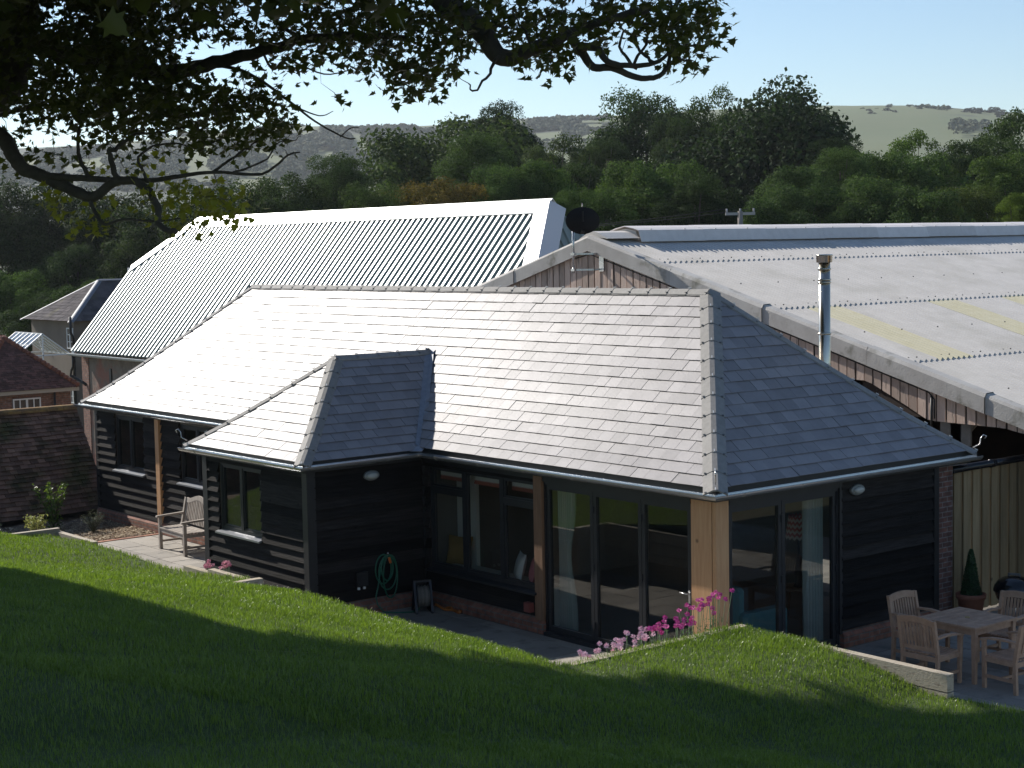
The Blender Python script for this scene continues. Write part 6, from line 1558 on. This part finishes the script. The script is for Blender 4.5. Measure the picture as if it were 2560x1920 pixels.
limb([(470, 140, 20.8), (540, 160), (620, 215), (680, 262), (745, 297), (768, 299)], .028, .007, 20.6, seed=3)
limb([(735, 296, 20.6), (757, 277), (775, 276)], .01, .004, 20.6, seed=4); limb([(640, 232, 20.6), (690, 250), (720, 240)], .012, .004, 20.6, seed=5)
limb([(-100, -260, 21.5), (300, -220, 20.6), (700, -120, 19.8), (900, -60, 19.4), (954, 0, 19.2), (1008, 38, 19.1), (1047, 78, 19), (1072, 118, 19), (1106, 125, 19), (1150, 104, 18.9), (1196, 90, 18.9), (1243, 66, 18.9), (1320, 40, 18.8), (1400, 20, 18.8)], .20, .04, DS, seed=6, wob=.03)
limb([(1228, 75, 18.9), (1251, 105), (1282, 145), (1321, 146), (1376, 168), (1419, 166), (1440, 148), (1450, 110)], .062, .02, 18.9, seed=7)
limb([(1255, 102, 18.8), (1290, 104), (1313, 133), (1360, 142), (1411, 137), (1440, 120), (1470, 95)], .05, .015, 18.8, seed=8)
for i, pts in enumerate([[(1411, 137), (1375, 100), (1380, 60), (1372, 20)], [(1360, 142), (1390, 105), (1405, 60), (1430, 30)], [(1376, 150), (1340, 100), (1345, 65), (1320, 20)], [(1440, 120), (1450, 70), (1440, 20)], [(1150, 104), (1130, 60), (1100, 20)], [(1072, 118), (1050, 170), (1020, 196), (1012, 180)], [(1196, 90), (1190, 60), (1170, 30)], [(1047, 78), (1070, 60), (1120, 62)], [(1320, 40), (1380, 50), (1450, 60), (1500, 50), (1540, 40)], [(1400, 20), (1460, 10), (1500, -10), (1530, 0)], [(1450, 110), (1480, 130), (1490, 128)], [(1470, 95), (1500, 100), (1510, 105)]]):
    limb([(p[0], p[1], 18.8) for p in pts], .022, .007, 18.8, seed=20 + i, wob=.6)
limb([(-240, 240, 22), (-70, 262, 21.4), (0, 294, 21.2), (21, 319, 21.1), (46, 361, 21), (89, 379, 21), (142, 404, 20.9), (191, 425, 20.8), (212, 420, 20.7), (248, 393, 20.6), (305, 397, 20.4), (340, 446, 20.2), (344, 485, 20.1), (382, 503, 20)], .125, .03, DS, seed=9)
limb([(89, 379, 21), (160, 384), (240, 388), (320, 390), (390, 380), (460, 372), (566, 375), (620, 336), (648, 329)], .05, .008, 20.8, -.5, seed=10)
limb([(191, 425, 20.8), (212, 471), (230, 485), (266, 474), (333, 478), (400, 470)], .03, .008, 20.6, seed=11)
limb([(-60, 262, 21.5), (0, 248), (53, 234), (106, 219), (200, 213), (280, 222)], .04, .01, 21.4, seed=12)
limb([(191, 379, 20.9), (170, 329), (173, 276), (198, 241), (230, 200)], .03, .008, 20.9, seed=13, wob=.3)
limb([(256, 393, 20.6), (237, 336), (262, 311), (301, 290), (354, 283), (440, 270)], .04, .008, 20.5, seed=14, wob=.3)
limb([(460, 372, 20.5), (520, 330), (560, 300), (600, 270)], .02, .006, 20.5, seed=15, wob=.4); limb([(320, 390, 20.5), (300, 340), (360, 310), (420, 320), (480, 300)], .022, .006, 20.5, seed=16, wob=.4)
limb([(500, 374, 20.5), (570, 350), (600, 310), (640, 300), (650, 285)], .015, .004, 20.5, seed=17, wob=.4)
limb([(566, 110, 20.6), (590, 150), (620, 130), (700, 160), (760, 150)], .02, .006, 20.5, seed=18); limb([(780, 76, 20.2), (820, 120), (860, 170), (900, 195)], .02, .006, 20, seed=19)
limb([(655, 85, 20.4), (600, 50), (580, 10), (560, -40)], .03, .01, 20.4, seed=30); limb([(301, 152, 21.2), (340, 210), (400, 250), (470, 240), (540, 240)], .035, .008, 20.9, seed=31)
# high limbs out of the picture
for i, (e, r0_) in enumerate([((-13, 11, 10), .2), ((-15, 5, 11), .18), ((-10, 14, 11.5), .18), ((-6, 12, 11.5), .17), ((-4, 7, 10.5), .17), ((-5, 2, 11), .17), ((-9, 1, 10.5), .17), ((-13, 1.5, 12), .16), ((-8, 5, 15), .12), ((-7, 9, 14.5), .12), ((-2.5, 3.5, 9.5), .14), ((-11, 7, 14), .12), ((-10, -1.5, 9), .13), ((-6.5, -1, 9.2), .12)]):
    s_ = Vector((-8.4, 7.1, 7 + (i % 5) * .8)); e = Vector(e); q = random.Random(i); pts = [s_ + (e - s_) * (k / 8) + Vector((0, 0, 1.2 * math.sin(k / 8 * math.pi))) + Vector((q.gauss(0, .12), q.gauss(0, .12), q.gauss(0, .1))) for k in range(9)]
    br.tube(pts, [r0_ * (1 - .85 * k / 8) for k in range(9)], 8)
    for k, p in enumerate(pts): nodes.append((p, r0_ * (1 - .85 * k / 8)))
# leaf clusters: (dx, dy, rx, ry, depth, depth spread, number)
CL = [(60, 60, 90, 75, 21, 1.6, 60), (180, 40, 130, 80, 21, 1.8, 90), (150, 150, 130, 70, 21, 1.6, 90), (300, 90, 110, 60, 21, 1.6, 80), (310, 175, 110, 50, 21, 1.4, 75), (250, 20, 110, 50, 20.5, 1.6, 60), (420, 20, 90, 45, 20.5, 1.5, 50),
      (130, 225, 120, 30, 21, 1.2, 40), (260, 240, 110, 50, 21, 1.2, 55), (400, 220, 110, 60, 20.8, 1.2, 60), (500, 195, 90, 45, 20.6, 1.0, 50), (480, 270, 95, 55, 20.6, 1.0, 55), (575, 240, 55, 60, 20.5, .8, 36), (600, 290, 40, 30, 20.5, .6, 14), (330, 300, 120, 50, 21.3, .6, 22), (90, 345, 80, 20, 21.8, .5, 8), (150, 310, 70, 35, 21.6, .5, 8), (30, 275, 40, 30, 21.8, .4, 5),
      (560, 60, 70, 45, 20.3, 1.2, 40), (700, 40, 90, 60, 20.2, 1.4, 75), (640, 105, 70, 40, 20.2, 1.0, 26), (760, 70, 80, 60, 20, 1.4, 60), (850, 50, 80, 65, 19.8, 1.4, 75), (820, 130, 75, 50, 19.8, 1.0, 48), (890, 160, 60, 35, 19.6, .8, 34), (950, 110, 70, 60, 19.4, 1.2, 60), (960, 40, 90, 50, 19.3, 1.5, 70), (930, 175, 45, 22, 19.4, .6, 14),
      (1060, 30, 80, 40, 19.1, 1.2, 48), (1120, 50, 60, 45, 19, 1.0, 34), (1160, 110, 60, 35, 18.9, .8, 26), (1205, 130, 40, 25, 18.9, .6, 13), (1190, 30, 70, 40, 18.8, 1.2, 38), (1270, 40, 60, 45, 18.8, 1.0, 34), (1340, 15, 70, 35, 18.8, 1.0, 34), (1430, 35, 70, 50, 18.7, 1.0, 44), (1470, 70, 55, 50, 18.7, .9, 38), (1510, 45, 50, 50, 18.7, .8, 28), (1490, 120, 35, 28, 18.7, .6, 10), (1450, 150, 25, 20, 18.7, .4, 6), (1350, 90, 60, 30, 18.8, .6, 7), (1545, 70, 18, 25, 18.7, .4, 4), (1530, 20, 35, 25, 18.7, .6, 12),
      (720, 170, 20, 40, 20.1, .3, 4), (690, 140, 35, 22, 20.1, .4, 8)]
CLY = [(112, 428, 36, 16, 21.2, .4, 7), (195, 470, 45, 20, 20.9, .4, 8), (400, 410, 130, 24, 20.8, .6, 17), (470, 445, 80, 28, 20.5, .6, 17), (330, 440, 80, 30, 20.9, .4, 6), (260, 362, 80, 18, 21.3, .4, 6), (400, 478, 50, 10, 20.2, .3, 4)]
q = random.Random(77)
att = []
def holes(dx, dy): return (385 < dx < 470 and 70 < dy < 118) or (60 < dx < 150 and 8 < dy < 45) or (1225 < dx < 1330 and 92 < dy < 150)
for yl, L_ in ((0, CL), (1, CLY)):
    for (dx, dy, rx, ry, dp, dd, n) in L_:
        if yl == 0 and dx > 480: n = int(n * .66)
        elif yl == 0: n = int(n * (1.45 if dy < 260 else 1.0))
        for _ in range(n):
            a = q.uniform(0, 6.283); rr2 = math.sqrt(q.random()); X_, Y_ = dx + rx * rr2 * math.cos(a), dy + ry * rr2 * math.sin(a)
            if holes(X_, Y_) and q.random() < .8: continue
            att.append((along(X_, Y_, dp + q.uniform(-dd, dd)), yl))
# canopy above and left of the picture; it throws the shade over the near lawn
BND = [(-12.5, 6.8), (-9.5, 5.6), (-8.05, 3.7), (-7.76, 2.0), (-7.5, .8), (-6.9, .15), (-6.1, -.25), (-5.0, -.45), (-3.9, -.8), (-3.0, -1.6), (-2.2, -2.55), (-1.6, -3.2), (-0.9, -3.9), (0.5, -4.9), (3, -7)]
def in_view(p):
    e = p - CV; dpt = e.dot(FWD)
    if dpt < 1: return False
    sx = 1106 + e.dot(RT) / dpt * 3599.7; sy = 829.5 - e.dot(UPV) / dpt * 3599.7
    return -40 < sx < 2330 and sy > -45 - (2600 / dpt if sx > 900 else 0)
def shade_ok(p):
    zt = 1.6
    for _ in range(3):
        k = (p.z - zt) / SUN.z; gx_, gy_ = p.x - SUN.x * k, p.y - SUN.y * k; zt = lawn_z(min(gx_, -1), gy_)
    return gx_ < .3 and gy_ < lerp_table(BND, min(max(gx_, -12.5), 3)) - lerp_table([(-9, .8), (-6, 1.0), (-4, 1.25), (-3, 1.45), (-1, 1.45)], min(max(gx_, -9), -1)) + .12 * math.sin(gx_ * 3)
ELL = [((-2.2, 5.8, 10.8), (3.2, 4.5, 1.8)), ((-8.6, 6.5, 12.2), (6.8, 7.0, 4.2)), ((-7, 2.0, 9.6), (6.5, 4.5, 2.6)), ((-11.5, 5, 10.5), (5.5, 7.0, 3.4)), ((-5.0, 5.0, 10.5), (4.5, 5.5, 3.0))]
m_ = 0; tries = 0
while m_ < 1100 and tries < 40000:
    tries += 1; c, rd = ELL[q.randrange(5)]; v = Vector((q.gauss(0, 1), q.gauss(0, 1), q.gauss(0, 1))).normalized() * (q.random() ** .4)
    p = Vector((c[0] + v.x * rd[0], c[1] + v.y * rd[1], c[2] + v.z * rd[2]))
    if in_view(p) or not shade_ok(p): continue
    att.append((p, 2)); m_ += 1
m_ = 0; tries = 0
while m_ < 3000 and tries < 60000:      # unseen leaf clusters added along the sun line to fill the lawn shade
    tries += 1; gx_ = q.uniform(-14.5, .3); yb_ = lerp_table(BND, min(max(gx_, -12.5), 3)); gy_ = yb_ - .3 - (q.random() ** 1.15) * 13
    zt = lawn_z(min(gx_, -1), gy_); k = (q.uniform(8.2, 12.6) - zt) / SUN.z; p = Vector((gx_, gy_, zt)) + SUN * k
    if in_view(p) or not shade_ok(p): continue
    att.append((p, 2)); m_ += 1
# twigs: join every cluster point to the nearest wood already there
NP = np.array([[p.x, p.y, p.z] for p, _ in nodes] + [[0, 0, 0]] * (len(att) * 2)); NR = np.array([r_ for _, r_ in nodes] + [0.0] * (len(att) * 2)); nc = len(nodes)
A = np.array([[p.x, p.y, p.z] for p, _ in att]); dist0 = np.min(((A[:, None, :] - NP[None, :nc:2, :]) ** 2).sum(2), axis=1); order = np.argsort(dist0)
tips = []
for ix in order:
    p = Vector(A[ix]); k = int(np.argmin(((NP[:nc] - A[ix]) ** 2).sum(1))); s_ = Vector(NP[k]); L_ = (p - s_).length
    if L_ > 2.6 and att[ix][1] != 2: pass
    r0_ = min(NR[k] * .8, .006 + .006 * L_); m1 = (s_ + p) / 2 + Vector((q.gauss(0, 1), q.gauss(0, 1), q.gauss(0, 1) - .3)) * .13 * L_
    br.tube([s_, m1, p], [r0_, r0_ * .7, .0035], 4, caps=False)
    NP[nc] = m1; NR[nc] = r0_ * .7; NP[nc + 1] = p; NR[nc + 1] = .006; nc += 2
    tips.append((p, (p - m1).normalized() if L_ > .01 else Vector((0, 0, 1)), att[ix][1]))
part(br, 'boughs', MATS['sycamore_bark'], syc)
LEAF = [(0, 0), (.16, .02), (.40, -.06), (.26, .18), (.52, .34), (.28, .40), (.20, .62), (0.08, .70), (0, 1.0), (-.08, .70), (-.20, .62), (-.28, .40), (-.52, .34), (-.26, .18), (-.40, -.06), (-.16, .02)]
LA = np.array(LEAF); nl = len(LA); rg = np.random.default_rng(5)
LP = []; LN = []; LT_ = []
for (p, d, yl) in tips:
    k = {0: q.choice((3, 5, 7, 9)), 1: 7, 2: 14}[yl]; off = rg.normal(size=(k, 3)) * ([.10, .10, .16][yl]); off[:, 2] -= .03
    LP.append(np.array(p) + off); LT_ += [yl] * k
LP = np.concatenate(LP); n = len(LP); LT_ = np.array(LT_)
nrm = rg.normal(size=(n, 3)) * .75 + np.array([SUN.x * .5, SUN.y * .5, 1.0]); nrm /= np.linalg.norm(nrm, axis=1)[:, None]
hang = rg.normal(size=(n, 3)) * .8 + np.array([0, 0, -.9]); hang -= nrm * (hang * nrm).sum(1)[:, None]; hang /= np.linalg.norm(hang, axis=1)[:, None]; sd = np.cross(nrm, hang)
sz = np.where(LT_ == 2, .29, .12) * rg.uniform(.6, 1.15, n)
V_ = LP[:, None, :] + (hang[:, None, :] * LA[None, :, 1:2] + sd[:, None, :] * LA[None, :, 0:1] * 1.05) * sz[:, None, None] + nrm[:, None, :] * (np.abs(LA[None, :, 0:1]) * .25 * sz[:, None, None])
tint = np.where(LT_ == 1, .62 + .38 * rg.random(n), np.clip(.10 + .16 * rg.random(n), 0, 1));  # low clusters: sunlit yellow-green is put into the leaf colour
b = np.arange(n) * nl
idx = [np.stack([b + i for i in t], 1) for t in ((0, 1, 2, 3), (0, 3, 4, 5), (0, 5, 6, 7), (0, 7, 8, 9), (0, 9, 10, 11), (0, 11, 12, 13), (0, 13, 14, 15))]
F_ = np.stack(idx, 1).reshape(-1, 4)
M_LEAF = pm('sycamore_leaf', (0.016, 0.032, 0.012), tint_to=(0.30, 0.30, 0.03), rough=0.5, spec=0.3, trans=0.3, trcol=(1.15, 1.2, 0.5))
fo = npmesh('foliage', V_.reshape(-1, 3) - np.array(syc.location), [F_], M_LEAF, tint=np.repeat(tint, 7)); fo.parent = syc

# ------------------------------------------------------------------ haze over the valley
g = MB(); g.box((-2600, -2600, -20), (2600, 2600, 150)); hz = structure(g, 'haze', None) if False else g.build('haze', bpy.data.materials.new('valley_haze'))
tag(hz, 'thin pale summer haze lying over the whole valley', 'haze', kind='stuff')
hm = hz.data.materials[0]; hm.use_nodes = True; hn = hm.node_tree; hn.nodes.remove(hn.nodes['Principled BSDF'])
pv_ = hn.nodes.new('ShaderNodeVolumePrincipled'); pv_.inputs['Color'].default_value = (0.86, 0.9, 0.96, 1); pv_.inputs['Density'].default_value = 0.00012; pv_.inputs['Anisotropy'].default_value = 0.3
hn.links.new(pv_.outputs[0], hn.nodes['Material Output'].inputs['Volume'])
